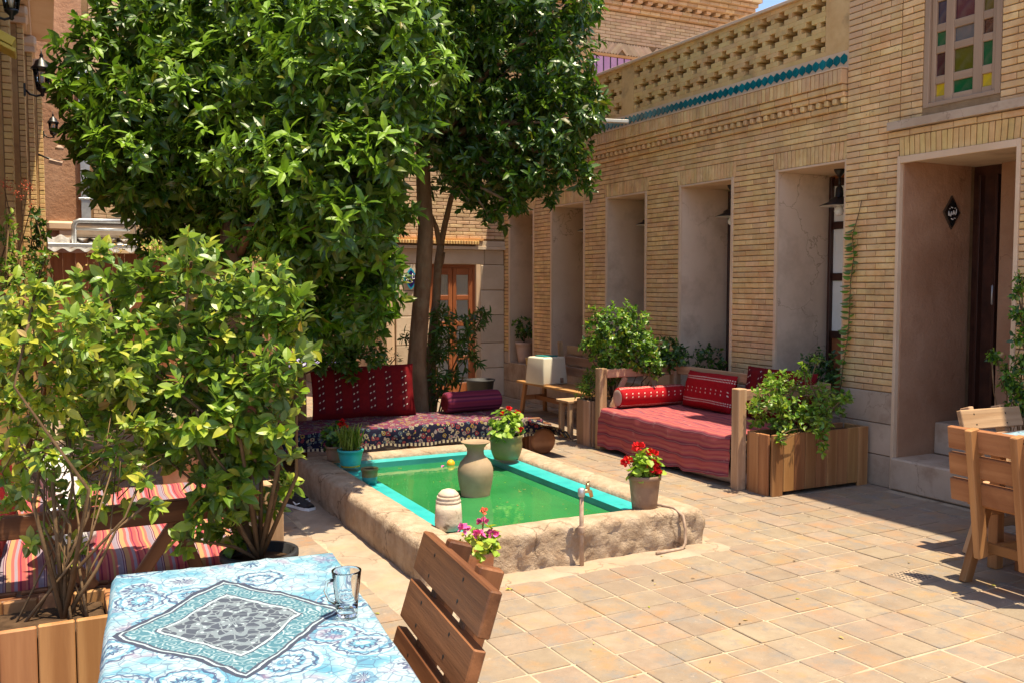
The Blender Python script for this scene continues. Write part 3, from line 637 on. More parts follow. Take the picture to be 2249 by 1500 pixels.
# ------------------------------------------------------------------ arcade building (right, in shade)
AX = 5.95
OPEN = [(5.605, 6.432), (7.028, 7.867), (8.471, 9.290), (9.784, 10.627), (11.112, 11.863)]
AEND = 12.03; Z0, CH = .66, .051
Ztop = Z0 + CH*39; Zsol = Z0 + CH*42; Zcor = Z0 + CH*47
arc = thing('arcade_building', 'long low yellow brick building with five deep plastered niches and pierced parapet', 'building', (AX, 8.8, 0))
def AW(lo, hi, name, mat, par=None, **k):
    par = par or arc; b = np.array(par.location); return boxm(name, par, np.array(lo)-b, np.array(hi)-b, mat, **k)
piers = [(6.432, 7.028), (7.867, 8.471), (9.290, 9.784), (10.627, 11.112), (11.863, AEND)]
for (a, b) in piers: AW((AX+.012, a, .5), (AX+.66, b, Ztop), 'pier', 'mortar')
AW((AX+.012, 5.605, Ztop), (AX+3.0, AEND, 3.40), 'lintel_wall', 'mortar')
AW((AX+.02, 5.605, 0), (AX+.66, AEND, .5), 'sill_wall', 'plaster_trim')
for (a, b) in OPEN:
    # plastered reveals, soffit and a narrow bright arris
    AW((AX+.004, b-.014, .5), (AX+.66, b+.0, Ztop-.002), 'reveal', 'plaster'); AW((AX+.004, a, .5), (AX+.66, a+.014, Ztop-.002), 'reveal', 'plaster')
    AW((AX-.006, b-.022, .5), (AX+.02, b+.012, Ztop+.004), 'corner_bead', 'plaster_trim'); AW((AX-.006, a-.012, .5), (AX+.02, a+.022, Ztop+.004), 'corner_bead', 'plaster_trim')
    AW((AX-.004, a+.022, Ztop-.02), (AX+.66, b-.022, Ztop-.001), 'soffit', 'plaster_trim')
    AW((AX-.012, a, .485), (AX+.67, b, .505), 'sill', 'stone_slab')
    # glazed wooden door at the back of the niche
    dr = AW((AX+.66, a+.002, .5), (AX+.70, b-.002, Ztop-.02), 'door', 'wood_door')
    cy = (a+b)/2 - (a+b)/2
    hw = (b-a)/2
    for s in (-1, 1):
        box('stile', dr, (-.03, s*(hw-.05), 0), (2.1, .03, .075), 'wood_dark', rot=(0, math.pi/2, 0)); 
    box('stile', dr, (-.03, 0, 0), (2.1, .03, .08), 'wood_dark', rot=(0, math.pi/2, 0))
    for z in (-1.0, -.42, .12, .60, 1.0): box('rail', dr, (-.026, 0, z), (2*hw-.1, .03, .07), 'wood_dark', rot=(0, 0, math.pi/2))
    for s in (-1, 1):
        for (z, hh) in ((-.15, .47), (.36, .41), (.80, .33)):
            box('curtain', dr, (-.022, s*hw*.5, z), (.004, hw*.8, hh), 'curtain', ch=.001)
# niche floor dado tiles below the far niche and stone plinth slabs
y = 5.62; pl = []
for row in range(2):
    y = 5.61
    while y < AEND-.05:
        w = min(random.uniform(.5, .8), AEND-y)
        pl.append(((AX+.004, y+w/2, .12+row*.245), (.03, w-.006, .239), (0, 0, 0))); y += w
for (a, b) in piers: pl.append(((AX+.003, (a+b)/2, .575), (.03, b-a-.05, .16), (0, 0, 0)))
emit_bricks(arc, pl, 'stone_slab', 'plinth_slab', 60)
holes = [(a-.004, b+.004, .4, Ztop) for a, b in OPEN] + [(a-.035, b+.05, Ztop, Zsol) for a, b in OPEN]
emit_bricks(arc, wall_bricks('y', AX, -1, 5.607, AEND, Z0, Zcor, holes), 'brick', 'brick', 300)
it = []
for (a, b) in OPEN: it += soldier('y', AX, -1, max(a-.035, 5.607), b+.05, Ztop, Zsol-Ztop, fan=.10)
emit_bricks(arc, it, 'brick', 'lintel_brick', 120)
# cornice: corbelled courses, dentils, brick-on-edge cap
z = Zcor; it = []
for pr, hh in ((.025, .051), (None, .051), (.050, .048), (.068, .056)):
    if pr is None:
        u = 5.63
        while u < AEND: it.append(((AX-.010, u, z+.0255), (.075, .046, .047), (0, 0, 0))); u += .092
    else:
        u = 5.607
        while u < AEND-.02:
            w = min(.2, AEND-u); it.append(((AX-pr+.06, u+w/2, z+hh/2), (.12, w-.006, hh-.006), (random.gauss(0, .003), 0, random.gauss(0, .003)))); u += w
    z += hh
emit_bricks(arc, it, 'brick', 'cornice_brick', 200, ch=.008)
it = [((c[0]+.0, c[1], c[2]), (.13, s[1], s[2]), r) for c, s, r in soldier('y', AX-.03, -1, 5.607, AEND, z, .125, w=.05)]
emit_bricks(arc, it, 'brick', 'cap_brick', 140)
zc = z + .125
AW((AX-.088, 5.607, zc), (AX+.1, AEND, zc+.012), 'cornice_cap', 'plaster_trim')
AW((AX+.34, 5.607, 3.39), (AX+.40, AEND, 4.099), 'parapet_back', 'mortar')  # dark tone here paints in the shade behind the cross-shaped holes
AW((AX-.002, 5.607, zc+.012), (AX+.09, AEND, 3.545), 'tile_band', 'plaster_trim')
# teal hexagonal tiles set on point
hexv = [(0, -.036, -.020), (0, 0, -.046), (0, .036, -.020), (0, .036, .020), (0, 0, .046), (0, -.036, .020)]
V = [(0, y_, z_) for _, y_, z_ in hexv] + [(-.008, y_*.92, z_*.92) for _, y_, z_ in hexv]
F = [tuple(range(6, 12))] + [(i, (i+1) % 6, (i+1) % 6+6, i+6) for i in range(6)]
hexm = mesh_from('glazed_tile', V, F, ['teal_glaze']); u = 5.66
while u < AEND-.02: obj('glazed_tile', hexm, arc, (-.0025, u-8.8, 3.478), (random.gauss(0, .03), 0, 0)); u += .0785
# pierced parapet: solid piers and courses of small bricks leaving cross-shaped holes
for (a, b) in ((5.607, 5.875), (8.74, 8.98), (11.85, AEND)): AW((AX+.0, a, 3.545), (AX+.09, b, 4.10), 'parapet_pier', 'brick_gold')
it = []; vh, uw = .0427, .056
for (a, b) in ((5.877, 8.738), (8.982, 11.848)):
    n = int(round((b-a)/uw)); uu = (b-a)/n
    for v in range(13):
        zz = 3.545 + (v+.5)*vh; solid = []
        for c in range(n):
            hole = False
            for (cv, of) in ((2, 0), (6, 2), (10, 0)):
                m4 = (c-of) % 4
                if (v == cv and m4 in (0, 1, 2)) or (abs(v-cv) == 1 and m4 == 1): hole = True
            solid.append(not hole)
        c = 0
        while c < n:
            if not solid[c]: c += 1; continue
            e = c
            while e < n and solid[e] and e-c < 4: e += 1
            sh_ = 0 if v in (0, 4, 8, 12) else .012
            it.append(((AX+.062, a+(c+e)/2*uu, zz), (.118+random.uniform(-.003, .003), (e-c)*uu-.0004-sh_, vh-.0008), (0, 0, 0))); c = e
emit_bricks(arc, it, 'brick_gold', 'lattice_brick', 300, ch=.002)
AW((AX-.03, 5.607, 4.10), (AX+.42, AEND, 4.128), 'coping', 'plaster_trim')
AW((AX+.40, 5.607, 3.402), (AX+3.0, AEND, 3.44), 'roof', 'concrete')
# small spout of pale metal on the cornice
sp = G(1395, 270, 3.43); 
spo = thing('rain_spout', 'pale metal rain spout sticking out of the brick cornice', 'spout', (5.86, 8.86, 3.44))
box('trough', spo, (-.16, -.10, 0), (.34, .07, .035), 'enamel_white', rot=(0, .05, -.5)); tube_obj('bend', [(-.30, 0, 0), (-.33, .02, .05), (-.29, .03, .09), (-.22, .03, .08)], .022, 'enamel_white', spo)
# ------------------------------------------------------------------ hanging lamps in the niches
def niche_lamp(a, b, label):
    t = thing('pendant_lamp', label, 'lamp', (AX+.33, (a+b)/2-.02, Ztop-.02), group='pendant lamps of the arcade niches')
    lathe_obj('canopy', [(.05, 0), (.045, -.02), (.018, -.06), (.012, -.065)], 'black_metal', t, seg=16)
    tube_obj('stem', [(0, 0, -.05), (0, 0, -.16)], .011, 'black_metal', t)
    lathe_obj('socket', [(.012, -.14), (.032, -.17), (.036, -.24), (.05, -.26)], 'black_metal', t, seg=16)
    sh = lathe_obj('shade', [(.05, -.245), (.085, -.265), (.09, -.285), (.165, -.315), (.166, -.320)], 'black_metal', t, seg=28)
    lathe_obj('shade_lining', [(.164, -.3215), (.16, -.3225), (.06, -.3235)], 'enamel_white', sh, seg=28)
    lathe_obj('bulb', [(.014, -.31), (.03, -.335), (.042, -.365), (.036, -.395), (.012, -.41)], 'bulb', t, seg=16)
for (a, b), w in zip(OPEN, ('next to the entrance pillar', 'second niche from the entrance', 'behind the tall shrub', 'above the slatted bench', 'over the pink pot')):
    niche_lamp(a, b, 'black shaded lamp with globe bulb in the niche ' + w)
# ------------------------------------------------------------------ entrance building (two storeys, right)
EX = 5.93; E1 = 5.603; DY0, DY1, DZ = 4.085, 5.05, Z0+CH*38
ent = thing('entrance_building', 'tall brick entrance block with plastered doorway, steps and coloured glass window', 'building', (EX, 4.6, 0))
def EW(lo, hi, name, mat, **k): return AW(lo, hi, name, mat, ent, **k)
W0, W1, WZ0, WZ1 = 4.236, 4.868, 2.935, 4.66
EW((EX+.012, DY1, 0), (EX+3.6, E1, 6.1), 'wall', 'mortar'); EW((EX+.012, -4, 0), (EX+3.6, DY0, 6.1), 'wall', 'mortar')
EW((EX+.012, DY0, DZ), (EX+3.6, DY1, WZ0), 'wall', 'mortar'); EW((EX+.012, W1, WZ0), (EX+3.6, DY1, WZ1), 'wall', 'mortar'); EW((EX+.012, DY0, WZ0), (EX+3.6, W0, WZ1), 'wall', 'mortar')
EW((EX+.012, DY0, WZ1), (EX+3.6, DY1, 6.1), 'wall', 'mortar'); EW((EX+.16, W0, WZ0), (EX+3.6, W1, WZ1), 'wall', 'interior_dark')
it = wall_bricks('y', EX, -1, DY1+.022, E1, Z0+2*CH, DZ+3*CH, phase=.05) + wall_bricks('y', EX, -1, 2.6, DY0-.022, Z0+2*CH, DZ+3*CH)
it += wall_bricks('y', EX, -1, DY1+.022, E1, DZ+3*CH, 5.3, phase=.05)
it += wall_bricks('y', EX, -1, 2.6, DY1+.018, DZ+5*CH, 5.3, [(W0-.004, W1+.004, WZ0-.08, WZ1)], phase=.03)
it += wall_bricks('y', EX-.008, -1, 2.6, DY1+.10, DZ+3*CH, DZ+4*CH, phase=.03)
emit_bricks(ent, it, 'brick', 'brick', 300)
emit_bricks(ent, soldier('y', EX, -1, DY0-.06, DY1+.022, DZ, 3*CH, fan=.07), 'brick_gold', 'lintel_brick', 60)
EW((EX-.045, 2.6, DZ+4*CH+.004), (EX+.02, DY1+.105, DZ+5*CH+.018), 'window_ledge', 'stone_slab')
# plinth slabs
pl = []
for (a, b) in ((DY1+.022, E1), (2.6, DY0-.022)):
    for r_ in range(3):
        u = a
        while u < b-.03:
            w = min(.62, b-u); pl.append(((EX+.006, u+w/2, .127+r_*.2535), (.03, w-.006, .247), (0, 0, 0))); u += w
emit_bricks(ent, pl, 'stone_slab', 'plinth_slab', 60)
# doorway: trim, reveals, vestibule, dark door
EW((EX-.012, DY1-.004, .0), (EX+.03, DY1+.024, DZ+.004), 'door_trim', 'plaster_trim'); EW((EX-.012, DY0-.024, .0), (EX+.03, DY0+.004, DZ+.004), 'door_trim', 'plaster_trim')
EW((EX-.012, DY0+.004, DZ-.05), (EX+.03, DY1-.004, DZ+.002), 'door_trim', 'plaster_trim')
EW((EX+.03, DY1-.012, .0), (EX+.81, DY1-.0, DZ), 'reveal', 'plaster_brown'); EW((EX+.03, DY0, .0), (EX+.81, DY0+.012, DZ), 'reveal', 'plaster_brown')
EW((EX+.03, DY0, DZ-.03), (EX+1.3, DY1, DZ-.004), 'soffit', 'plaster')
EW((EX+.81, DY0, .0), (EX+.84, 4.775, DZ), 'back_wall', 'plaster_brown')
dd = EW((EX+.86, 4.72, .5), (EX+.91, 5.16, DZ-.02), 'door', 'wood_dark')
for yy in (-.13, .02, .16): box('panel', dd, (-.03, yy, 0), (1.9, .02, .10), 'wood_dark', rot=(0, math.pi/2, 0))
tube_obj('handle', [(-.05, -.12, -.1), (-.08, -.12, -.08), (-.08, -.12, .06), (-.05, -.12, .08)], .008, 'galvanised', dd)
EW((EX-.03, DY0-.2, .004), (EX+.44, DY1+.01, .252), 'step', 'stone_slab', ch=.012); EW((EX+.44, DY0, .25), (EX+1.2, DY1-.014, .508), 'step', 'stone_slab', ch=.012)
# window with small coloured panes
wn_ = thing('window', 'x', 'window', (EX+.05, (W0+W1)/2, WZ0)); wn_.parent = ent; wn_.location = (.05, (W0+W1)/2-4.6, WZ0)
for k in ('label', 'category'): del wn_[k]
Ww, Wh = W1-W0, WZ1-WZ0
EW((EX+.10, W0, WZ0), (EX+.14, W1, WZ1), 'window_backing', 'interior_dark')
rows = [(.075, .165), (.225, .39), (.445, .545), (.605, .77), (.83, .93), (.99, 1.15), (1.21, 1.31), (1.37, 1.53)]
cols = [(.085, .165), (.235, .397), (.467, .547)]           # measured from the far (left in view) jamb
def wb(lo, hi, nm='frame', mat='wood_window', x0=-.03, x1=.03):
    # u from far jamb
    y1 = Ww/2-lo[0]; y0 = Ww/2-hi[0]; L = (y1-y0, hi[1]-lo[1])
    if L[0] > L[1]: box(nm, wn_, ((x0+x1)/2, (y0+y1)/2, (lo[1]+hi[1])/2), (L[0], x1-x0, L[1]), mat, rot=(0, 0, math.pi/2))
    else: box(nm, wn_, ((x0+x1)/2, (y0+y1)/2, (lo[1]+hi[1])/2), (L[1], L[0], x1-x0), mat, rot=(0, math.pi/2, 0))
wb((0, 0), (.045, Wh), x0=-.045, x1=.035); wb((Ww-.045, 0), (Ww, Wh), x0=-.045, x1=.035); wb((.0455, .0), (Ww-.0455, .032), x0=-.045, x1=.035)
ed = [.046] + [v for c in cols for v in c] + [Ww-.046]
for a, b in zip(ed[::2], ed[1::2]): wb((a, .033), (b, Wh), 'muntin', x0=-.022, x1=.012)
for (a, b) in cols:
    ez = [.033] + [v for r_ in rows for v in r_] + [1.56]
    for p, q in zip(ez[::2], ez[1::2]): wb((a+.0005, p), (b-.0005, q), 'muntin', x0=-.019, x1=.010)
pc = [['pane_yellow', 'pane_wine', 'pane_green', 'pane_navy', 'pane_green', 'pane_wine', 'pane_yellow', 'pane_olive'], ['pane_green', 'pane_olive', 'pane_grey', 'pane_wine', 'pane_yellow', 'pane_green', 'pane_grey', 'pane_wine'], ['pane_yellow', 'pane_green', 'pane_brown', 'pane_olive', 'pane_green', 'pane_navy', 'pane_yellow', 'pane_green']]
for ci, (a, b) in enumerate(cols):
    for ri, (p, q) in enumerate(rows): box('pane', wn_, (0, Ww/2-(a+b)/2, (p+q)/2), (.006, b-a, q-p), pc[ci][ri], ch=.001, rot=(random.gauss(0, .004), 0, 0))
# ------------------------------------------------------------------ rear building at the far end of the court
RY = AEND; rear = thing('rear_building', 'rear wall of stone blocks with brick upper storey and carved ledge', 'building', (5.1, RY, 0))
def RW(lo, hi, name, mat, par=None, **k): return AW(lo, hi, name, mat, par or rear, **k)
DX0, DX1, DRZ = 4.73, 5.572, 1.905
RW((4.28, RY+.015, 0), (DX0, RY+.8, 2.2), 'wall', 'mortar'); RW((DX1, RY+.015, 0), (9.0, RY+.8, 2.2), 'wall', 'mortar'); RW((DX0, RY+.015, DRZ), (DX1, RY+.8, 2.2), 'wall', 'mortar')
RW((4.28, RY+.014, 2.2), (7.4, RY+.8, 5.2), 'upper_wall', 'mortar')
pl = []; zz = 0
for hh in (.42, .36, .40, .36, .365):
    x = 4.28
    while x < 5.95:
        w = min(random.uniform(.38, .62), 5.95-x)
        if x < DX0 < x+w: w = DX0-x
        if x >= DX0-1e-6 and x < DX1 and zz < DRZ-.1: x = DX1; continue
        if zz >= DRZ-.1 and 0: pass
        if w > .04: pl.append(((x+w/2, RY+.002+random.uniform(-.004, .004), zz+hh/2), (w-.008, .03, hh-.008), (0, 0, 0)))
        x += max(w, .04)
    zz += hh
RW((DX0-.06, RY-.004, DRZ+.003), (DX1+.06, RY+.03, 2.118), 'lintel', 'stone_block', ch=.008); RW((4.285, RY-.002, DRZ+.003), (DX0-.066, RY+.03, 2.118), 'lintel', 'stone_block', ch=.008); RW((DX1+.066, RY-.002, DRZ+.003), (5.945, RY+.03, 2.118), 'lintel', 'stone_block', ch=.008)
emit_bricks(rear, [p for p in pl if not (DX0-.02 < p[0][0] < DX1+.02)], 'stone_block', 'stone', 80, ch=.008)
emit_bricks(rear, wall_bricks('x', RY, -1, 4.282, 6.3, 2.27, 4.6, L=.2), 'brick_rosy', 'brick', 200)
RW((4.26, RY-.05, 2.12), (5.98, RY+.02, 2.165), 'ledge', 'stone_block'); it = []
x = 4.27
while x < 5.5: it.append(((x, RY-.03, 2.215), (.036, .10, .05), (0, 0, .5))); x += .042
emit_bricks(rear, it, 'brick_gold', 'ledge_brick', 60)
RW((4.27, RY-.055, 2.242), (5.6, RY+.02, 2.27), 'ledge_cap', 'ochre_trim')
RW((5.48, RY-.03, 2.167), (5.95, RY+.02, 2.24), 'ledge_end', 'stone_block')
# glazed timber door
RW((DX0-.0, RY-.01, 0), (DX0+.05, RY+.12, DRZ), 'door_lining', 'plaster_trim'); RW((DX1-.07, RY-.01, 0), (DX1, RY+.12, DRZ), 'door_lining', 'plaster_trim')
dr = thing('door', '', '', (0, 0, 0)); dr.parent = rear; dr.location = ((DX0+DX1)/2-5.1, .07, 0)
for k in ('label', 'category'): del dr[k]
hw = (DX1-DX0-.12)/2
def ds(nm, x0, x1, z0, z1, mat='wood_door', y0=-.03, y1=.02):
    L = (x1-x0, z1-z0)
    if L[0] > L[1]: box(nm, dr, ((x0+x1)/2, (y0+y1)/2, (z0+z1)/2), (L[0], y1-y0, L[1]), mat)
    else: box(nm, dr, ((x0+x1)/2, (y0+y1)/2, (z0+z1)/2), (L[1], y1-y0, L[0]), mat, rot=(0, -math.pi/2, 0))
ds('frame', -hw, -hw+.05, 0, DRZ-.05); ds('frame', hw-.05, hw, 0, DRZ-.05); ds('frame', -hw, hw, DRZ-.0495, DRZ)
for s in (-1, 1):
    a, b = (-hw+.052, -.004) if s < 0 else (.004, hw-.052)
    ds('stile', a, a+.06, .02, DRZ-.052); ds('stile', b-.06, b, .02, DRZ-.052)
    for (p, q) in ((.02, .22), (.55, .61), (1.03, 1.10), (1.40, 1.47), (1.76, 1.852)): ds('rail', a+.061, b-.061, p, q)
    for (p, q) in ((.221, .549), (.611, 1.029), (1.101, 1.399), (1.471, 1.759)):
        nf = 18; V = []; F = []
        for i in range(nf+1):
            x = a+.061+(b-a-.122)*i/nf; yy = -.012+.005*math.sin(i*2.1)
            V += [(x, yy, p), (x, yy, q)]
        for i in range(nf): F.append((2*i, 2*i+2, 2*i+3, 2*i+1))
        obj('curtain', mesh_from('curtain', V, F, ['curtain'], smooth=True), dr); box('pane', dr, ((a+b)/2, -.022, (p+q)/2), (b-a-.124, .003, q-p-.002), 'window_glass', ch=.001)
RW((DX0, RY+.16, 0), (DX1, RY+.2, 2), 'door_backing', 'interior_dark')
# plastered return wall and pilaster left of the rear door
RW((4.08, RY-.06, 0), (4.26, RY+.5, 4.8), 'pilaster', 'plaster_trim', ch=.05); RW((3.9, RY+.4, 0), (4.1, RY+3.5, 4.8), 'return_wall', 'plaster')
# wall niches of the set-back part seen under the trees
sb = thing('setback_wing', 'set-back plastered wing with brick wall seen under the trees', 'building', (2.0, 15.5, 0))
AW((.56, 15.53, 0), (4.2, 16.1, 6.5), 'wall', 'mortar', sb); emit_bricks(sb, wall_bricks('x', 15.515, -1, .66, 4.0, 1.2, 6.3, L=.21, h=.06), 'brick_rosy', 'brick', 200)
AW((2.5, 15.42, 0), (3.3, 15.53, 2.3), 'doorway', 'plaster_brown', sb); AW((2.42, 15.40, 0), (2.5, 15.53, 2.36), 'door_post', 'plaster_trim', sb); AW((3.3, 15.40, 0), (3.38, 15.53, 2.36), 'door_post', 'plaster_trim', sb)
AW((1.6, 15.40, 0), (1.7, 15.53, 2.36), 'door_post', 'wood_rust', sb)
# ------------------------------------------------------------------ upper storey / tower beyond the roofs
TYY = 13.5; tow = thing('tower_building', 'tall sunlit brick upper storey with stepped cornice behind the parapet', 'building', (9.0, TYY, 3.4))
AW((5.6, TYY+.012, 3.2), (11.26, TYY+4, 6.9), 'wall', 'mortar', tow)
it = wall_bricks('x', TYY, -1, 7.6, 11.27, 5.78, 6.30, L=.21, h=.056)
emit_bricks(tow, it, 'brick_rosy', 'brick', 220)
it = []
for i in range(60):                                           # chevron band of slanting bricks
    x = 7.7 + i*.058; s = 1 if (i//11) % 2 else -1
    if x < 11.2: it.append(((x, TYY-.002, 5.665), (.050, .03, .25), (0, s*.75, 0)))
emit_bricks(tow, it, 'brick_rosy', 'band_brick', 60)
AW((7.4, TYY-.03, 5.515), (11.3, TYY+.02, 5.56), 'ochre_moulding', 'ochre_trim', tow)
for i in range(26):                                           # violet painted coving with dark ribs
    x = 7.6+i*.14; AW((x, TYY-.015, 5.16), (x+.115, TYY+.02, 5.51), 'painted_panel', 'violet_paint', tow)
AW((7.4, TYY-.008, 5.1), (11.2, TYY+.01, 5.515), 'coving', 'wood_dark', tow)
z = 6.30
for k in range(7):
    it = []; pr = .05*(k+1); x = 7.6
    while x < 11.27+pr-.05: it.append(((x+.1, TYY-pr+.1, z+.03), (.204 if k != 2 else .1, .2+pr, .054), (0, 0, 0))); x += .21
    emit_bricks(tow, it, 'brick_rosy', 'cornice_brick', 40 if k < 6 else 30); 
    AW((11.1, TYY-pr+.02, z+.004), (11.27+pr, TYY+3, z+.056), 'cornice_return', 'brick_rosy', tow); z += .06
AW((7.4, TYY-.4, z), (11.72, TYY+3, z+.10), 'roof_edge', 'plaster_trim', tow); AW((7.4, TYY-.44, z+.1), (11.78, TYY+3, z+.35), 'roof_parapet', 'brick_rosy', tow)
# ------------------------------------------------------------------ left building, plaster wall at its end
lef = thing('pillared_building', 'sunlit yellow building on the far left with slender brick pilasters', 'building', (-.6, 11, 0))
def LW(lo, hi, name, mat, **k): return AW(lo, hi, name, mat, lef, **k)
LW((-3, 6.0, 0), (-.55, 15.0, 6.2), 'wall', 'plaster_brown')
it = []
for (y0, y1, x1) in ((9.2, 9.55, -.235), (11.9, 12.2, -.165), (13.3, 13.6, -.09), (14.6, 14.95, .005)):
    LW((-.56, y0-.004, 0), (x1-.075, y1, 4.6), 'pilaster', 'plaster_ochre'); LW((x1-.08, y0+.012, 0), (x1-.012, y1, 4.6), 'pilaster', 'mortar')
    it += wall_bricks('x', y0, -1, x1-.07, x1, .6, 4.55, L=.13, h=.06, proud=.014); it += wall_bricks('y', x1, 1, y0+.004, y1, .6, 4.55, L=.13, h=.06, proud=.014)
    LW((-.6, y0-.05, 4.55), (x1+.03, y1+.05, 4.62), 'capital', 'plaster_trim'); LW((-.62, y0-.09, 4.62), (x1+.05, y1+.09, 4.75), 'capital', 'plaster_trim', ch=.03)
emit_bricks(lef, it, 'brick_gold', 'brick', 240)
LW((-.9, 8.9, 4.75), (-.10, 15.0, 5.1), 'entablature', 'plaster_trim'); LW((-3, 6.6, 5.1), (.17, 15.0, 5.22), 'shade_eaves', 'plaster_trim')  # top slab added; its overhang is set to shade the pilaster fronts
pw = thing('plaster_wall', 'tall rough brown plaster wall at the end of the court', 'wall', (.2, 15.3, 0))
AW((-1.5, 15.3, 0), (.56, 16.0, 9.0), 'wall', 'plaster_brown', pw); AW((.18, 15.24, 2.3), (.52, 15.31, 2.42), 'ledge', 'plaster_trim', pw); AW((.02, 15.22, 2.42), (.50, 15.31, 2.56), 'ledge', 'plaster_trim', pw, ch=.03)
dp = thing('downpipe', 'galvanised square downpipe on the brown plaster corner', 'downpipe', (.55, 15.25, 2.3)); box('pipe', dp, (0, 0, 1.3), (2.4, .10, .13), 'galvanised', rot=(0, math.pi/2, 0)); box('bracket', dp, (0, .0, .6), (.2, .12, .03), 'galvanised')
# shed with corrugated roof edge and pipe rail
sh = thing('board_shed', 'rust brown board shed with corrugated metal roof edge', 'shed', (.7, 13.6, 0))
x = -.66
while x < .75: box('board', sh, (x+.075, 0, 1.02), (2.04, .03, .148), 'wood_rust', rot=(0, math.pi/2, 0)); x += .152
V, F = [], []; nn = 120
for i in range(nn+1):
    x = -.68+1.5*i/nn; zz = 2.07+.022*math.sin(x*34)
    V += [(x, -.12, zz), (x, 1.2, zz+.25)]
for i in range(nn): F.append((2*i, 2*i+2, 2*i+3, 2*i+1))
obj('corrugated_roof', mesh_from('corrugated_roof', V, F, ['galvanised'], smooth=True), sh); box('fascia', sh, (.07, -.13, 2.135), (1.5, .02, .05), 'galvanised')
pr_ = thing('pipe_rail', 'bent galvanised pipe rail above the shed roof', 'rail', (.34, 13.75, 2.15)); tube_obj('rail', [(0, 0, 0), (0, 0, .26), (.02, 0, .31), (.07, 0, .33), (.7, 0, .34)], .032, 'galvanised', pr_, seg=10); tube_obj('rail', [(.03, 0, .22), (.7, 0, .22)], .018, 'galvanised', pr_)
ta = thing('roof_tank', 'grey metal tank behind the pipe rail', 'tank', (.75, 14.3, 2.3)); box('body', ta, (0, 0, .08), (.8, .4, .2), 'concrete', ch=.03); box('lid', ta, (0, 0, .19), (.82, .42, .03), 'galvanised')
# ------------------------------------------------------------------ wall lanterns of the left building
def lantern(p, s, label):
    t = thing('wall_lantern', label, 'lantern', p, group='black wall lanterns'); 
    V, F = lathe([(.07*s, -.20*s), (.06*s, -.19*s), (.075*s, -.17*s), (.115*s, .10*s), (.10*s, .10*s), (.062*s, -.16*s)], 6)
    for i in range(6):
        a = math.pi/3*i; tube_obj('bar', [(.075*s*math.cos(a), .075*s*math.sin(a), -.17*s), (.112*s*math.cos(a), .112*s*math.sin(a), .10*s)], .010*s, 'black_metal', t, seg=6)
    lathe_obj('glass', [(.068*s, -.165*s), (.104*s, .095*s)], 'window_glass', t, seg=6); lathe_obj('lamp', [(.02*s, -.15*s), (.028*s, -.05*s), (.02*s, .05*s)], 'bulb', t, seg=10)
    lathe_obj('base', [(.012*s, -.30*s), (.03*s, -.28*s), (.025*s, -.25*s), (.08*s, -.20*s), (.085*s, -.17*s)], 'black_metal', t, seg=12)
    lathe_obj('roof', [(.15*s, .09*s), (.14*s, .12*s), (.10*s, .16*s), (.085*s, .21*s), (.03*s, .25*s), (.022*s, .28*s), (.03*s, .29*s), (.008*s, .34*s), (.004*s, .40*s)], 'black_metal', t, seg=12)
    tube_obj('arm', [(-.22*s, 0, -.22*s), (-.16*s, 0, -.28*s), (-.08*s, 0, -.30*s), (0, 0, -.27*s)], .016*s, 'black_metal', t); box('wall_plate', t, (-.23*s, 0, -.22*s), (.03*s, .09*s, .18*s), 'black_metal')
    return t
lantern(PD(92, 168, 8.9), .66, 'black hexagonal wall lantern with pointed finial on the first pilaster')
lantern(PD(117, 279, 12.0), .50, 'small black wall lantern half hidden by tree leaves')
lantern(PD(24, -8, 7.6), .66, 'black wall lantern high up on the pillared building')
fl = thing('floodlight', 'grey floodlight on a bracket below the small lantern', 'floodlight', PD(122, 352, 12.0)); box('housing', fl, (0, 0, -.03), (.16, .11, .05), 'iron_pipe', rot=(.3, .2, 0)); tube_obj('bracket', [(-.2, 0, .06), (-.05, 0, .0), (.02, 0, -.02)], .012, 'black_metal', fl); lathe_obj('cap', [(.05, 0), (.055, .03), (.02, .06)], 'iron_pipe', fl, (.05, 0, .13))
yw = thing('yellow_awning', 'yellow awning edge jutting out high up at the far left', 'awning', PD(8, 70, 7.5)); box('slab', yw, (-.15, 0, 0), (.5, .3, .07), 'yellow_awning', rot=(0, .45, 0)); box('valance', yw, (-.14, -.01, -.07), (.5, .28, .03), 'yellow_awning', rot=(0, .45, 0))
# ================================================================== POOL
PO = (1.74, 4.50, 3.60, 7.28); PI_ = (1.985, 4.695, 3.375, 7.12); PW = (2.115, 4.79, 3.225, 7.02)
pool = thing('courtyard_pool', 'rectangular stone rimmed pool of murky green water with turquoise inner edge', 'pool', (2.67, 5.74, 0))
def ringpts(r, n):
    x0, y0, x1, y1 = r; c = [(x0, y0), (x1, y0), (x1, y1), (x0, y1)]; out = []
    for k in range(4):
        a, b = np.array(c[k]), np.array(c[(k+1) % 4])
        for i in range(n[k]): out.append(a+(b-a)*i/n[k])
    return np.array(out)
nn = (90, 100, 70, 110); RO, RI = ringpts(PO, nn), ringpts(PI_, nn); M_ = len(RO)
prof = [(0, -.01), (0, .03), (-.010, .06), (-.010, .09), (-.004, .12), (.0, .15), (.008, .18), (.03, .206), (.09, .224), (.25, .233), (.45, .236), (.62, .234), (.78, .229), (.9, .220), (.97, .205), (1.0, .18), (1.0, .14)]
V = []
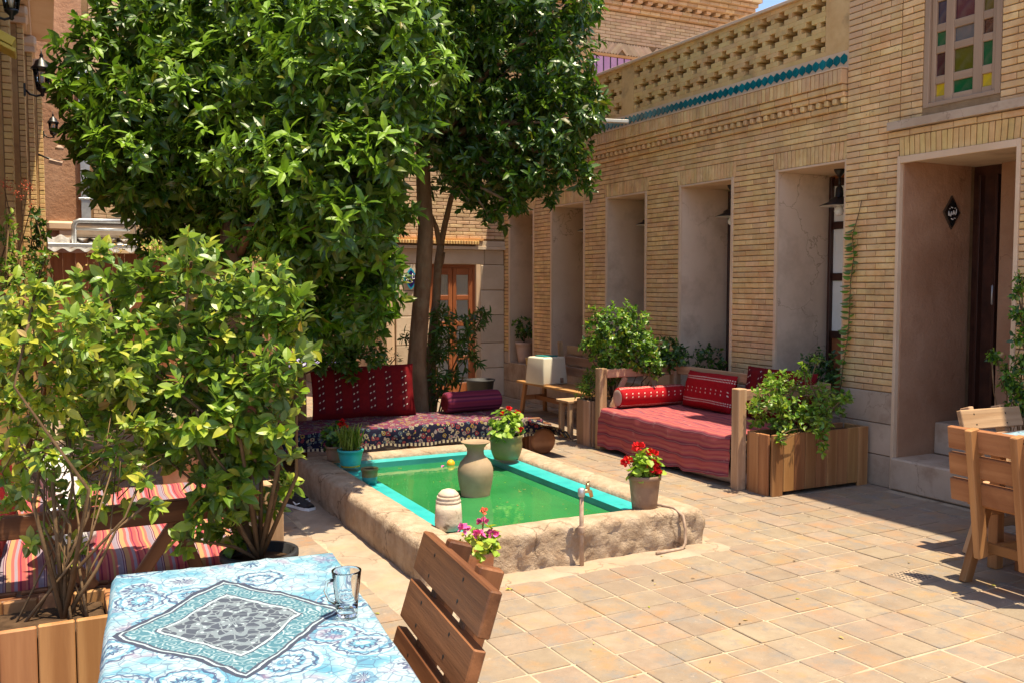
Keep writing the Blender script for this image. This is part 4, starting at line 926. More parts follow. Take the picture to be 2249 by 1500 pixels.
for (w, z) in prof:
    P = RO*(1-w) + RI*w
    for i, p in enumerate(P):
        q = np.array([p[0], p[1], z]); front = i <= 90; left = i >= 260
        side = max(0, 1-w*3)
        d = noise3(q, 14, 1)*.003 + noise3(q, 38, 2)*.0018
        if front: d += side*(abs(noise3(q, 9, 3))*.028 + noise3(q, 30, 5)*.012 + noise3(q, 62, 6)*.006 - .01)
        if left: d += side*(noise3(q, 5, 4)*.006)
        out = (RO[i]-RI[i]); out = out/np.linalg.norm(out)
        V.append((p[0]+out[0]*d*side, p[1]+out[1]*d*side, max(z + (d*.6 if .1 < w < .95 else 0) + (noise3(q, 3, 7)*.004 if z > .1 else 0), -.01)))
F = []; NP = len(prof)
for j in range(NP-1):
    for i in range(M_): k = (i+1) % M_; F.append((j*M_+i, j*M_+k, (j+1)*M_+k, (j+1)*M_+i))
base = np.array(pool.location)
me = mesh_from('rim', [tuple(np.array(v)-base) for v in V], F, ['rough_stone'], smooth=True); obj('rim', me, pool)
lo = [(x, y, z) for (r, z) in ((PI_, .192), (PW, .186), (PW, .02)) for (x, y) in ((r[0], r[1]), (r[2], r[1]), (r[2], r[3]), (r[0], r[3]))]
F = [(i, (i+1) % 4, (i+1) % 4+4, i+4) for i in range(4)]
obj('ledge', mesh_from('ledge', [tuple(np.array(v)-base) for v in lo], F, ['teal_paint']), pool)
obj('basin_wall', mesh_from('basin_wall', [tuple(np.array(v)-base) for v in lo], [(i+4, (i+1) % 4+4, (i+1) % 4+8, i+8) for i in range(4)], ['teal_deep']), pool)
obj('basin_floor', mesh_from('basin_floor', [tuple(np.array((x, y, .022))-base) for (x, y) in ((PW[0], PW[1]), (PW[2], PW[1]), (PW[2], PW[3]), (PW[0], PW[3]))], [(0, 1, 2, 3)], ['algae']), pool)
obj('water', mesh_from('water', [tuple(np.array((x, y, .142))-base) for (x, y) in ((PW[0], PW[1]), (PW[2], PW[1]), (PW[2], PW[3]), (PW[0], PW[3]))], [(0, 1, 2, 3)], ['pond_water']), pool)
RZ = .236
# things in and round the pool
vz = thing('clay_vase', 'large unglazed clay vase with flared lip standing in the pool', 'vase', (2.645, 5.80, .10))
s = 1.0; vp = [(.085, 0), (.100, .02), (.104, .06), (.118, .13), (.126, .19), (.124, .23), (.108, .272), (.082, .302), (.062, .325), (.058, .35), (.062, .375), (.082, .40), (.101, .412), (.104, .418), (.098, .420), (.060, .405), (.048, .37), (.05, .33)]
lathe_obj('body', vp, 'clay', vz, seg=36); lathe_obj('plinth', [(.17, -.07), (.17, .02), (.155, .03)], 'clay', vz, (0, 0, -.002), seg=32)
bo = thing('stone_bollard', 'small carved stone bollard on the pool corner', 'bollard', (*G(985, 1152, .23)[:2], .21)); lathe_obj('shaft', [(.078, 0), (.080, .04), (.078, .09), (.073, .15)], 'carved_stone', bo, seg=12); lathe_obj('collar', [(.066, .148), (.073, .153), (.073, .166), (.064, .172), (.068, .178), (.066, .19)], 'carved_stone', bo, seg=12); lathe_obj('cap', [(.062, .19), (.058, .205), (.040, .222), (.015, .23)], 'carved_stone', bo, seg=16)
tp = G(1270, 1240); ta = thing('standpipe_tap', 'rusty standpipe with brass tap in front of the pool', 'tap', (2.686, 4.435, 0))
tube_obj('pipe', [(.004, 0, 0), (.002, 0, .2), (0, 0, .43)], .0125, 'iron_pipe', ta, seg=10); lathe_obj('joint', [(.019, .19), (.021, .20), (.021, .225), (.018, .235)], 'iron_pipe', ta, seg=10); lathe_obj('elbow', [(.016, .405), (.021, .415), (.021, .448), (.012, .456)], 'galvanised', ta, seg=12)
tube_obj('spout', [(.0, 0, .435), (.04, -.005, .437), (.055, -.008, .43), (.062, -.01, .40)], [.012, .013, .013, .011], 'brass', ta); lathe_obj('bonnet', [(.012, .44), (.013, .465), (.008, .48)], 'brass', ta, (.038, -.005, 0), seg=10); box('handle', ta, (.038, -.005, .486), (.05, .008, .01), 'brass', rot=(0, 0, .6))
hs = tube_obj('hose', [(3.30, 4.72, .235), (3.37, 4.62, .246), (3.42, 4.54, .236), (3.435, 4.475, .20), (3.437, 4.452, .12), (3.43, 4.44, .04), (3.40, 4.43, .012), (3.2, 4.42, .012)], .010, 'iron_pipe', seg=8); tag(hs, 'brown hose lying over the stone pool rim', 'hose')
og = lathe_obj('orange', [(.004, -.034), (.018, -.030), (.030, -.017), (.034, 0), (.030, .017), (.018, .030), (.004, .034)], 'orange_peel', None, (*G(990, 1018, .15)[:2], .152), seg=20); tag(og, 'ripe orange floating on the green water', 'orange')
def pot(name, label, p, rt, rb, h, mat, rim=.012, soil=True, seg=26, saucer=False, bulge=0, group=None):
    t = thing(name, label, 'flower pot', p, group=group)
    mid = [(rb+(rt-rb)*k+bulge*math.sin(k*math.pi), h*k*.86) for k in (0, .25, .5, .75, 1)]
    lathe_obj('body', mid + [(rt+rim*.5, h*.865), (rt+rim*.6, h*.985), (rt+rim*.3, h), (rt-.012, h*.99), (rt-.014, h*.9)], mat, t, seg=seg)
    if soil: lathe_obj('soil', [(rt-.004, h*.86), (rt-.012, h*.93), (.01, h*.95)], 'soil', t, seg=seg)
    return t
# ------------------------------------------------------------------ small plant builders used here and later
T_ROUND = leaf_template(.85, .15, .12); T_LONG = leaf_template(.26, .22, .08); T_MID = leaf_template(.42, .18, .10); T_BLADE = leaf_template(.08, .25, .02); T_OVAL = leaf_template(.52, .14, .10)
def blossoms(t, pts, mat, r=.022, n=22, name='flower'):
    for p in pts:
        d = unit(RNG.normal(0, 1, (n, 3))); d[:, 2] = np.abs(d[:, 2])*.9 - .15; O = np.array(p) + d*r*.45
        X = unit(d + RNG.normal(0, .5, d.shape)); Z = unit(np.cross(X, unit(RNG.normal(0, 1, d.shape))))
        V, T = leaf_soup(O, X, Z, np.full(n, r*.95), T_ROUND); obj(name, tri_mesh(name, V, T, [mat]), t)
def geranium(t, h, r, n, mat, heads, z0, leafsize=.05, lm=('leaf_geranium', 'leaf_mid'), fr=.024):
    base = np.array(t.location); P, D = blob_tips([((base[0], base[1], base[2]+z0+h*.45), r), ((base[0]+r*.4, base[1], base[2]+z0+h*.35), r*.7), ((base[0]-r*.45, base[1]-.02, base[2]+z0+h*.3), r*.7)], n/(r*r*2), shell=.25, up=.8)
    O, X, Z, S = rosettes(P, D, 2, leafsize, (50, 100), .1, .0); foliage(t, O, X, Z, S, list(lm), (RNG.uniform(0, 1, len(O)) < .3).astype(int), T_ROUND)
    mb = MB()
    for hd in heads: V, F = tube([(hd[0]*.3, hd[1]*.3, z0), (hd[0]*.8, hd[1]*.8, z0+(hd[2]-z0)*.6), hd], .003, 5); mb.add(V, F)
    mb.build('flower_stalk', ['leaf_geranium'], t); blossoms(t, heads, mat, fr)
p = G(1415, 1112, RZ); t = pot('flower_pot', 'brown pot of red geraniums on the pool rim', (*p[:2], RZ-.012), .096, .076, .215, 'pot_brown', .014); p0 = p
rg = thing('geranium', 'bright red geranium growing in the brown pot', 'geranium', (*p0[:2], RZ-.01+.17)); geranium(rg, .15, .095, 90, 'petal_red', [(-.05, -.005, .215), (.045, -.01, .17), (-.105, .03, .125), (.02, -.06, .11), (.03, -.07, .07), (.005, -.06, .085)], .02, .058, ('leaf_geranium', 'leaf_lime'), .036)
p = G(1112, 1002, RZ); pot('flower_pot', 'round olive glazed pot at the back corner of the pool', (*p[:2], RZ-.012), .125, .10, .19, 'pot_olive', .012, bulge=.015)
rg = thing('geranium', 'leafy geranium with three red heads in the round olive pot', 'geranium', (*p[:2], RZ+.15)); geranium(rg, .20, .130, 130, 'petal_red', [(.02, 0, .235), (.10, 0, .20), (.10, -.06, .07), (-.02, .02, .19)], .02, .06)
p = G(770, 1020, RZ); pot('flower_pot', 'turquoise glazed pot with yellow foot on the pool rim', (*p[:2], RZ-.012), .095, .072, .135, 'turquoise_glaze' if 0 else 'teal_paint', .01); lp = p
lathe_obj('foot_band', [(.0735, 0), (.0765, .028), (.0755, .029)], 'pane_yellow', bpy.data.objects[[o.name for o in bpy.data.objects if o.get('label', '').startswith('turquoise glazed pot')][0]], (0, 0, .002), seg=26)
gs = thing('grass_plant', 'tuft of yellow green grassy stems in the turquoise pot', 'plant', (*p[:2], RZ+.11)); n_ = 170; O = np.array(gs.location) + np.c_[RNG.normal(0, .032, n_), RNG.normal(0, .032, n_), np.zeros(n_)]; X = unit(np.c_[RNG.normal(0, .16, n_), RNG.normal(0, .16, n_), np.ones(n_)]); Z = unit(np.cross(X, RNG.normal(0, 1, (n_, 3)))); foliage(gs, O, X, Z, RNG.uniform(.10, .22, n_), ['leaf_grass'], np.zeros(n_, int), T_BLADE)
p = G(742, 1008, RZ); pot('flower_pot', 'dark terracotta pot behind the turquoise pot', (p[0]-.02, p[1]+.02, RZ-.012), .07, .055, .12, 'pot_brown', .01)
rg = thing('geranium', 'shaded geranium with one red head behind the turquoise pot', 'geranium', (p[0]-.02, p[1]+.02, RZ+.09)); geranium(rg, .18, .10, 60, 'petal_red', [(.055, -.03, .185), (.07, -.03, .175), (.06, -.02, .20)], .02, .06, ('leaf_shrub_dark', 'leaf_shrub'), .030)
p = G(812, 1048, RZ); pot('flower_pot', 'small empty drip glazed pot on the turquoise ledge', (*p[:2], .188), .058, .050, .118, 'pot_olive', .008); lathe_obj('glaze_foot', [(.0505, 0), (.0555, .055), (.054, .056)], 'teal_deep', bpy.data.objects[[o.name for o in bpy.data.objects if o.get('label', '').startswith('small empty drip')][0]], (0, 0, .001), seg=26)
pp = (1.985, 4.30); pot('flower_pot', 'low clay pot between the chair and the pool', (*pp, .006), .075, .060, .215, 'terracotta', .012)
rg = thing('geranium', 'pink geranium beside the stone pool corner', 'geranium', (*pp, .185)); geranium(rg, .13, .092, 90, 'petal_pink', [(-.085, .02, .155), (-.02, -.03, .125), (.065, -.02, .115), (.03, .03, .17)], .02, .048, ('leaf_geranium', 'leaf_yellow'), .031); blossoms(rg, [(.03, .01, .235)], 'petal_coral', .022, 14); tube_obj('seed_stalk', [(.01, .0, .05), (.03, .01, .235)], .003, 'twig', rg, seg=5)
# shoes by the pool
def shoe(p, rz, lab):
    t = thing('shoe', 'black sneaker with white sole by the pool wall, the one ' + lab, 'shoe', p, rz, 'pair of shoes by the pool')
    V, F = [], []; st = [(-.13, .030, .045, .075), (-.11, .036, .05, .085), (-.05, .036, .05, .082), (.0, .038, .05, .078), (.05, .044, .045, .062), (.10, .042, .038, .045), (.13, .028, .03, .036)]
    for (x, w, zm, zt) in st:
        for a in range(9): an = math.pi*a/8; V.append((x, w*math.cos(an), .018+(zt-.018)*math.sin(an)**.7))
    for i in range(len(st)-1):
        for a in range(8): F.append((i*9+a, i*9+a+1, (i+1)*9+a+1, (i+1)*9+a))
    F += [tuple(range(9)), tuple(reversed(range(len(V)-9, len(V))))]
    obj('upper', mesh_from('upper', V, F, ['black_plastic'], smooth=True), t); V2 = []; 
    for z in (0, .02):
        for (x, w, *_ ) in st: V2.append((x*1.03, w*1.08, z))
        for (x, w, *_ ) in reversed(st): V2.append((x*1.03, -w*1.08, z))
    k = len(st)*2; obj('sole', mesh_from('sole', V2, [tuple(reversed(range(k))), tuple(range(k, 2*k))] + [(i, (i+1) % k, (i+1) % k+k, i+k) for i in range(k)], ['sole_white']), t)
    mb = MB(); V, F = tube([(-.02, -.047, .05), (.02, -.052, .035), (.055, -.047, .05)], [.004, .007, .003], 6); mb.add(V, F); V, F = tube([(-.02, .047, .05), (.02, .052, .035), (.055, .047, .05)], [.004, .007, .003], 6); mb.add(V, F); mb.build('swoosh_stripe', ['sole_white'], t, smooth=True)
sp_ = G(678, 1090); shoe((1.60, 6.80, .009), R(-60), 'nearer the low daybed'); shoe((1.585, 6.52, .009), R(-66), 'farther from the low daybed')
# ================================================================== cloth and cushion shapes
def cloth_strip(name, path, ys, mat, parent=None, wrinkle=.004, u0=0, v0=0.0, vsign=1, drop_fn=None, seed=0, thick=.006, axis='y', folds=0.0):
    """cloth following a cross-section path [(x,z)], extruded along y; uv in metres; two-sided with thickness"""
    P = [np.array(p, float) for p in path]; pts = [P[0]]
    for a, b in zip(P, P[1:]):
        k = max(1, int(np.linalg.norm(b-a)/.03))
        for i in range(1, k+1): pts.append(a+(b-a)*i/k)
    pts = np.array(pts); arc_ = np.r_[0, np.cumsum(np.linalg.norm(np.diff(pts, axis=0), axis=1))]; n = len(ys); V, UV = [], []
    for j, (x, z) in enumerate(pts):
        for i, y in enumerate(ys):
            q = np.array([x*1., y, z]); w = wrinkle*(noise3(q, 6, seed)+.6*noise3(q, 17, seed+2))
            zz = z + (drop_fn(y, j/(len(pts)-1)) if drop_fn else 0); w += folds*math.sin(y*17+2*math.sin(y*5)+seed)*max(0, arc_[j]/arc_[-1]-.72)*3.5
            V.append((x + w*1.2, y, zz + w) if axis == 'y' else (y, x + w*1.2, zz + w)); UV.append((y-ys[0]+u0, v0+vsign*arc_[j]))
    F = [(j*n+i, j*n+i+1, (j+1)*n+i+1, (j+1)*n+i) for j in range(len(pts)-1) for i in range(n-1)]
    return mesh_from(name, V, F, [mat], uv=UV, smooth=True)
def cushion(name, L, H, T, mat, puff=.5, uvs=(1, 1), seed=0, nx=18, nz=14):
    """flat pillow: L along x, H along z, T thick along y; front print UV in metres"""
    V, F, UV = [], [], []
    for s in (-1, 1):
        for j in range(nz+1):
            for i in range(nx+1):
                a, b = i/nx*2-1, j/nz*2-1; e = (max(0, 1-abs(a)**4)*max(0, 1-abs(b)**4))**puff
                pin = 1 - .03*(1-abs(a)**2)*abs(b)**3
                q = np.array([a*2, b*2, seed]); V.append((a*L/2*(1-.03*(1-abs(b)**2)*abs(a)**3), s*(T/2)*e + .01*noise3(q, 2.3, seed)*e, (b*H/2*pin+H/2) + .006*noise3(q, 1.7, seed+1))); UV.append(((a+1)/2*L, (b+1)/2*H))
    n = (nx+1)*(nz+1)
    for s in (0, 1):
        for j in range(nz):
            for i in range(nx):
                f = (s*n+j*(nx+1)+i, s*n+j*(nx+1)+i+1, s*n+(j+1)*(nx+1)+i+1, s*n+(j+1)*(nx+1)+i); F.append(f if s == 0 else f[::-1])
    return mesh_from(name, V, F, [mat], uv=UV, smooth=True)
def bolster_mesh(L, r, seg=28, mat='bolster_red', endmat='pot_pink', sag=.0):
    V, F, UV, M = [], [], [], []; xs = [(-L/2, .0), (-L/2-.004, r*.35), (-L/2-.002, r*.8), (-L/2+.012, r*.97)] + [(-L/2+.03+(L-.06)*k/10, r*(1+.02*math.sin(k*1.7))) for k in range(11)] + [(L/2-.012, r*.97), (L/2+.002, r*.8), (L/2+.004, r*.35), (L/2, .0)]
    for (x, rr) in xs:
        for i in range(seg+1): a = 2*math.pi*i/seg; V.append((x, rr*math.cos(a), rr*math.sin(a)*(.94 if math.sin(a) < 0 else 1) )); UV.append((x+L/2, a*r))
    n = seg+1
    for j in range(len(xs)-1):
        for i in range(seg): F.append((j*n+i, (j+1)*n+i, (j+1)*n+i+1, j*n+i+1)); M.append(1 if (j < 2 or j > len(xs)-4) else 0)
    return mesh_from('bolster', V, F, [mat, endmat], M, UV, smooth=True)
# ================================================================== DAYBED on the right with red kilim
b1 = thing('wooden_daybed', 'wooden daybed with braced end rails in front of the arcade', 'daybed', (5.27, 6.6, 0))
def bb(nm, a, b, w, t_, mat='wood_weathered', par=b1, side=(0, 0, 1)): return beam(nm, par, np.array(a)-np.array(par.location), np.array(b)-np.array(par.location), w, t_, mat, side)
for (x, y, h) in ((4.835, 5.60, .80), (4.835, 7.62, .80), (5.73, 5.60, .80), (5.73, 7.62, .80)): bb('leg', (x, y, 0), (x, y, h), .085, .085, side=(0, 1, 0))
bb('end_rail', (4.88, 7.62, .745), (5.69, 7.62, .745), .085, .045); bb('end_rail', (4.88, 5.60, .745), (5.69, 5.60, .745), .085, .045); bb('back_rail', (5.74, 5.645, .755), (5.74, 7.575, .755), .085, .045)
bb('brace', (4.95, 7.62, .40), (5.12, 7.62, .70), .06, .03); bb('brace', (4.95, 5.60, .22), (4.83, 5.60, .08), .06, .03); bb('brace', (5.6, 7.62, .40), (5.42, 7.62, .70), .06, .03)
for y in (5.60, 7.62): bb('end_beam', (4.88, y, .345), (5.69, y, .345), .07, .04)
bb('side_beam', (4.86, 5.645, .335), (4.86, 7.575, .335), .08, .035); bb('side_beam', (5.72, 5.645, .335), (5.72, 7.575, .335), .08, .035)
y = 5.67
while y < 7.55: bb('slat', (4.88, y+.05, .388), (5.70, y+.05, .388), .022, .10, side=(0, 0, 1)); y += .115
ys = np.linspace(5.66, 7.60, 66)
km = cloth_strip('kilim', [(5.71, .412), (5.3, .420), (4.835, .418), (4.806, .405), (4.797, .375), (4.785, .055)], ys, 'kilim_red', None, .008, folds=.006, drop_fn=lambda y, t: (.05*max(0, (6.2-y)/.6)*max(0, t-.6)/.4 if y < 6.2 else 0) - .01*t)
km = obj('kilim', km); tag(km, 'worn red striped kilim draped over the daybed by the arcade', 'kilim')
t = tag(obj('bolster', bolster_mesh(.78, .10), None, (5.30, 7.44, .522), (R(-60), 0, 0)), 'bright red embroidered bolster against the daybed end rail', 'bolster')
cm = cushion('cushion', .72, .36, .16, 'bolster_red', .45, seed=3); tag(obj('cushion', cm, None, (5.61, 6.98, .42), (R(-14), 0, R(-90))), 'red embroidered cushion leaning on the back rail of the daybed', 'cushion')
cm = cushion('cushion', .86, .46, .13, 'cushion_red', .45, seed=5); tag(obj('cushion', cm, None, (5.64, 6.08, .42), (R(-10), 0, R(-90))), 'tall maroon cushion with white dashes behind the planter shrub', 'cushion')
rl = lathe_obj('rolled_rug', [(.05, -.4), (.062, -.39), (.064, 0), (.062, .39), (.05, .4)], 'pot_pink', None, (4.92, 5.95, .07), seg=16, rot=(R(90), 0, R(4))); tag(rl, 'pale rolled rug stored under the red daybed', 'rug')
# ================================================================== planters
def planter(label, x0, y0, x1, y1, h, mat='wood', pw=.115, name='wooden_planter', feet=True, group=None):
    t = thing(name, label, 'planter', ((x0+x1)/2, (y0+y1)/2, 0), group=group); w, d = x1-x0, y1-y0
    def side(n_, L, f):
        k = max(2, round(L/pw)); st = L/k
        for i in range(k):
            u = -L/2+(i+.5)*st; z0 = (.0 if i in (0, k-1) else .032) if feet else .01
            hh = h-z0+random.uniform(-.004, .004); c, rot = f(u)
            box('plank', t, (c[0], c[1], z0+hh/2), (hh, .024, st-.004), mat, rot=rot, ch=.004)
    side(0, w, lambda u: ((u, -d/2), (0, math.pi/2, 0))); side(0, w, lambda u: ((u, d/2), (0, math.pi/2, 0)))
    side(0, d-.05, lambda u: ((-w/2+.0, u), (0, math.pi/2, math.pi/2))); side(0, d-.05, lambda u: ((w/2, u), (0, math.pi/2, math.pi/2)))
    box('soil', t, (0, 0, h-.07), (w-.03, d-.03, .06), 'soil', ch=.01); return t
planter('light pine planter box between daybed and entrance step', 4.87, 5.27, 5.885, 5.535, .475)
planter('narrow pine planter box behind the far end of the red daybed', 4.80, 7.74, 5.62, 8.02, .46, 'wood_weathered')
planter('pine planter box beside the table with the blue cloth', -.62, 3.30, .165, 3.62, .50)
planter('tall shaded planter box beside the dark red cushion', 1.42, 8.36, 2.10, 8.70, .74, 'wood', feet=False)
# ================================================================== stool, slatted bench, water cooler, tub
st = thing('wooden_stool', 'small square wooden stool beside the narrow planter', 'stool', (4.93, 8.28, 0)); box('seat', st, (0, 0, .405), (.32, .26, .025), 'wood_weathered')
for sx in (-1, 1):
    for sy in (-1, 1): box('leg', st, (sx*.11, sy*.09, .195), (.39, .05, .05), 'wood_weathered', rot=(0, math.pi/2, 0))
for sy in (-1, 1): box('apron', st, (0, sy*.09, .36), (.17, .022, .05), 'wood_weathered')
bn = thing('slatted_bench', 'long wooden bench with slatted back below the niches', 'bench', (5.52, 9.5, 0)); L = 1.75
for i, x in enumerate((-.15, -.02, .11)): box('seat_plank', bn, (x, 0, .395), (L, .125, .028), 'wood', rot=(0, 0, math.pi/2))
for i, z in enumerate((.55, .68, .81)): box('back_slat', bn, (.25+i*.02, -.2, z), (1.3, .024, .105), 'wood_weathered', rot=(0, R(0), math.pi/2))
for y in (-.75, .62): box('back_post', bn, (.24, y*.8, .60), (.62, .035, .06), 'wood_weathered', rot=(0, math.pi/2-.1, 0))
for y in (-.76, .76):
    beam('leg', bn, (-.14, y, .38), (-.17, y*1.06, 0), .07, .035, 'wood', (0, 1, 0)); beam('leg', bn, (.13, y, .38), (.17, y*1.06, 0), .07, .035, 'wood', (0, 1, 0)); beam('crossbar', bn, (-.15, y, .2), (.15, y, .2), .06, .025, 'wood')
beam('stretcher', bn, (0, -.74, .2), (0, .74, .2), .06, .025, 'wood')
cp = (5.46, 9.86, .41); cl = thing('water_cooler', 'cream plastic water cooler box on the slatted bench', 'water cooler', cp, R(8))
V = [(-.19, -.19, 0), (.19, -.19, 0), (.19, .19, 0), (-.19, .19, 0), (-.165, -.165, .33), (.165, -.165, .33), (.165, .165, .33), (-.165, .165, .33)]
import bmesh
def bevelled(name, V, F, mat, w, seg=2):
    me = mesh_from(name, V, F, [mat]); bm = bmesh.new(); bm.from_mesh(me); bmesh.ops.bevel(bm, geom=bm.edges[:], offset=w, segments=seg, affect='EDGES', profile=.6); bm.to_mesh(me); bm.free(); me.polygons.foreach_set('use_smooth', np.ones(len(me.polygons), dtype=bool)); me.update(); return me
obj('body', bevelled('body', V, [(3, 2, 1, 0), (4, 5, 6, 7), (0, 1, 5, 4), (1, 2, 6, 5), (2, 3, 7, 6), (3, 0, 4, 7)], 'plastic_cream', .02), cl); box('lid', cl, (0, 0, .335), (.2, .2, .02), 'teal_deep'); box('tap', cl, (.09, -.195, .05), (.035, .03, .06), 'pot_brown'); box('base', cl, (0, 0, .004), (.36, .36, .012), 'pot_brown')
tb = thing('black_tub', 'black plastic tub standing before the rear door', 'tub', (5.25, 11.35, 0)); lathe_obj('body', [(.15, 0), (.19, .31), (.205, .315), (.205, .335), (.18, .335), (.16, .30)], 'black_plastic', tb, seg=28)
# ================================================================== low carpeted daybed behind the pool
cb = thing('low_daybed', 'low wooden daybed under a Persian carpet behind the pool', 'daybed', (2.9, 8.05, 0)); 
for (x, y) in ((1.68, 7.70), (2.9, 7.70), (4.1, 7.70), (1.68, 8.40), (4.1, 8.40)): bb('leg', (x, y, 0), (x, y, .30), .09, .09, 'wood_brown', cb, (0, 1, 0))
for y in (7.68, 8.42): bb('side_beam', (1.62, y, .31), (4.18, y, .31), .08, .04, 'wood_brown', cb)
x = 1.64
while x < 4.15: bb('slat', (x+.05, 7.70, .338), (x+.05, 8.42, .338), .018, .10, 'wood_brown', cb, (0, 0, 1)); x += .115
xs = np.linspace(1.60, 4.20, 88)
cm = cloth_strip('carpet', [(8.44, .362), (7.68, .365), (7.652, .352), (7.645, .33), (7.635, .185)], xs, 'carpet', None, .009, v0=-.79, axis='x', folds=.008, drop_fn=lambda x, t: -.03*max(0, (x-3.9)/.3)*1.0 - (.012*math.sin(x*9)*max(0, t-.9)*10))
tag(obj('carpet', cm), 'navy and crimson Persian carpet spread over the low daybed', 'carpet')
lg = thing('log_stump', 'rounded wooden end block of the carpeted seat beside the pool', 'log', (4.20, 7.72, 0)); V, F = lathe([(.10, -.36), (.125, -.34), (.13, 0), (.125, .34), (.10, .36)], 18); obj('log', mesh_from('log', V, F, ['wood'], smooth=True), lg, (0, .25, .125), (R(90), 0, 0)); box('board', lg, (-.03, .25, .27), (.62, .03, .26), 'wood_brown', rot=(R(90), 0, math.pi/2))
cm = cloth_strip('saddle_rug', [(4.02, .335), (4.2, .30), (4.30, .25), (4.345, .17)], np.linspace(7.35, 7.85, 14), 'carpet', None, .008, v0=.02); tag(obj('saddle_rug', cm), 'fringed blue and white rug end folded over the log', 'rug')
cm = cushion('cushion', 1.00, .50, .15, 'cushion_red', .4, seed=9, nx=24); tag(obj('cushion', cm, None, (2.64, 8.28, .365), (R(-12), 0, R(-3))), 'large dark red cushion with columns of white dashes leaning on the tree', 'cushion')
cm = bolster_mesh(.60, .105, mat='stripe_plum', endmat='maroon_cloth'); tag(obj('bolster', cm, None, (3.72, 8.24, .468), (0, 0, R(4))), 'plum striped bolster lying at the back of the carpet', 'bolster')
# ================================================================== striped daybed on the left
b2 = thing('wooden_daybed', 'brown daybed with crossed rail braces under the foreground bush', 'daybed', (.3, 4.95, 0))
def b2b(nm, a, b, w, t_, mat='wood_brown', side=(0, 0, 1)): return beam(nm, b2, np.array(a)-np.array(b2.location), np.array(b)-np.array(b2.location), w, t_, mat, side)
for (x, y) in ((.875, 4.13), (.875, 5.86), (-.42, 4.13), (-.42, 5.86)): b2b('leg', (x, y, 0), (x, y, .725), .088, .088, 'wood_weathered' if x > 0 else 'wood_brown', (0, 1, 0))
b2b('end_rail', (-.375, 4.13, .64), (.83, 4.13, .64), .095, .045); b2b('end_rail', (-.375, 5.86, .30), (.83, 5.86, .30), .09, .045, 'wood')
b2b('end_beam', (-.375, 4.13, .30), (.83, 4.13, .30), .10, .045)
for (a, b) in ((-.05, .20), (.46, .22), (.50, .72), (-.10, -.33)): b2b('brace', (a, 4.13, .345), (b, 4.13, .60) if 0 else (b, 4.13, .345), .0, .0) if 0 else None
for (a, b) in ((.14, -.06), (.30, .47), (.56, .47), (.79, .70)): b2b('brace', (a, 4.13, .35), (b, 4.13, .595), .055, .03)
for x in (-.41, .86): b2b('side_beam', (x, 4.18, .32), (x, 5.81, .32), .09, .035)
x = -.36
while x < .80: b2b('slat', (x+.05, 4.17, .352), (x+.05, 5.82, .352), .018, .10, 'wood_brown', (0, 0, 1)); x += .115
nx = 44; xs = np.linspace(-.40, .85, nx)
cm = cloth_strip('mattress_cover', [(5.845, .30), (5.84, .375), (5.80, .415), (5.0, .425), (4.25, .415), (4.19, .385), (4.185, .36)], xs, 'stripe_multi', None, .006, axis='x'); tag(obj('mattress_cover', cm), 'pink, orange and grey striped mattress cover on the left daybed', 'mattress')
cm = cushion('pillow', .42, .32, .13, 'cotton_white', .4, seed=2); tag(obj('pillow', cm, None, (.10, 5.35, .43), (R(-22), 0, R(78))), 'white pillow standing on the striped mattress', 'pillow')
cm = cushion('pillow', .36, .24, .12, 'cotton_white', .4, seed=4); tag(obj('pillow', cm, None, (.10, 4.42, .43), (R(-30), 0, R(70))), 'small white pillow behind the brown daybed brace', 'pillow')
cm = cushion('cushion', .8, .48, .15, 'cushion_red', .4, seed=6); tag(obj('cushion', cm, None, (-.22, 5.1, .43), (R(-15), 0, R(86))), 'red back cushion behind the bush stems of the left daybed', 'cushion')
cm = cushion('cushion', .7, .42, .15, 'maroon_cloth', .4, seed=8); tag(obj('cushion', cm, None, (-.24, 4.45, .43), (R(-15), 0, R(86))), 'plain maroon cushion at the near end of the left daybed', 'cushion')
# ================================================================== table with blue printed cloth (foreground)
ang = R(-5.5); tx, ty = Vector((math.cos(ang), math.sin(ang), 0)), Vector((-math.sin(ang), math.cos(ang), 0)); FL = Vector((.160, 2.905, 0)); TL, TW = 1.18, .635
tc = FL + tx*(TW/2) - ty*(TL/2)
tb_ = thing('garden_table', 'wooden table under the blue printed cloth', 'table', tuple(tc), ang)
box('table_top', tb_, (0, 0, .73), (TL-.02, TW-.02, .03), 'wood_brown', rot=(0, 0, math.pi/2))
for sx in (-1, 1):
    for sy in (-1, 1): box('leg', tb_, (sx*(TW/2-.07), sy*(TL/2-.07), .357), (.714, .06, .06), 'wood_brown', rot=(0, math.pi/2, 0))
for sx in (-1, 1): box('apron', tb_, (sx*(TW/2-.07), 0, .67), (TL-.2, .025, .08), 'wood_brown', rot=(0, 0, math.pi/2))
for sy in (-1, 1): box('apron', tb_, (0, sy*(TL/2-.07), .67), (TW-.2, .025, .08), 'wood_brown')
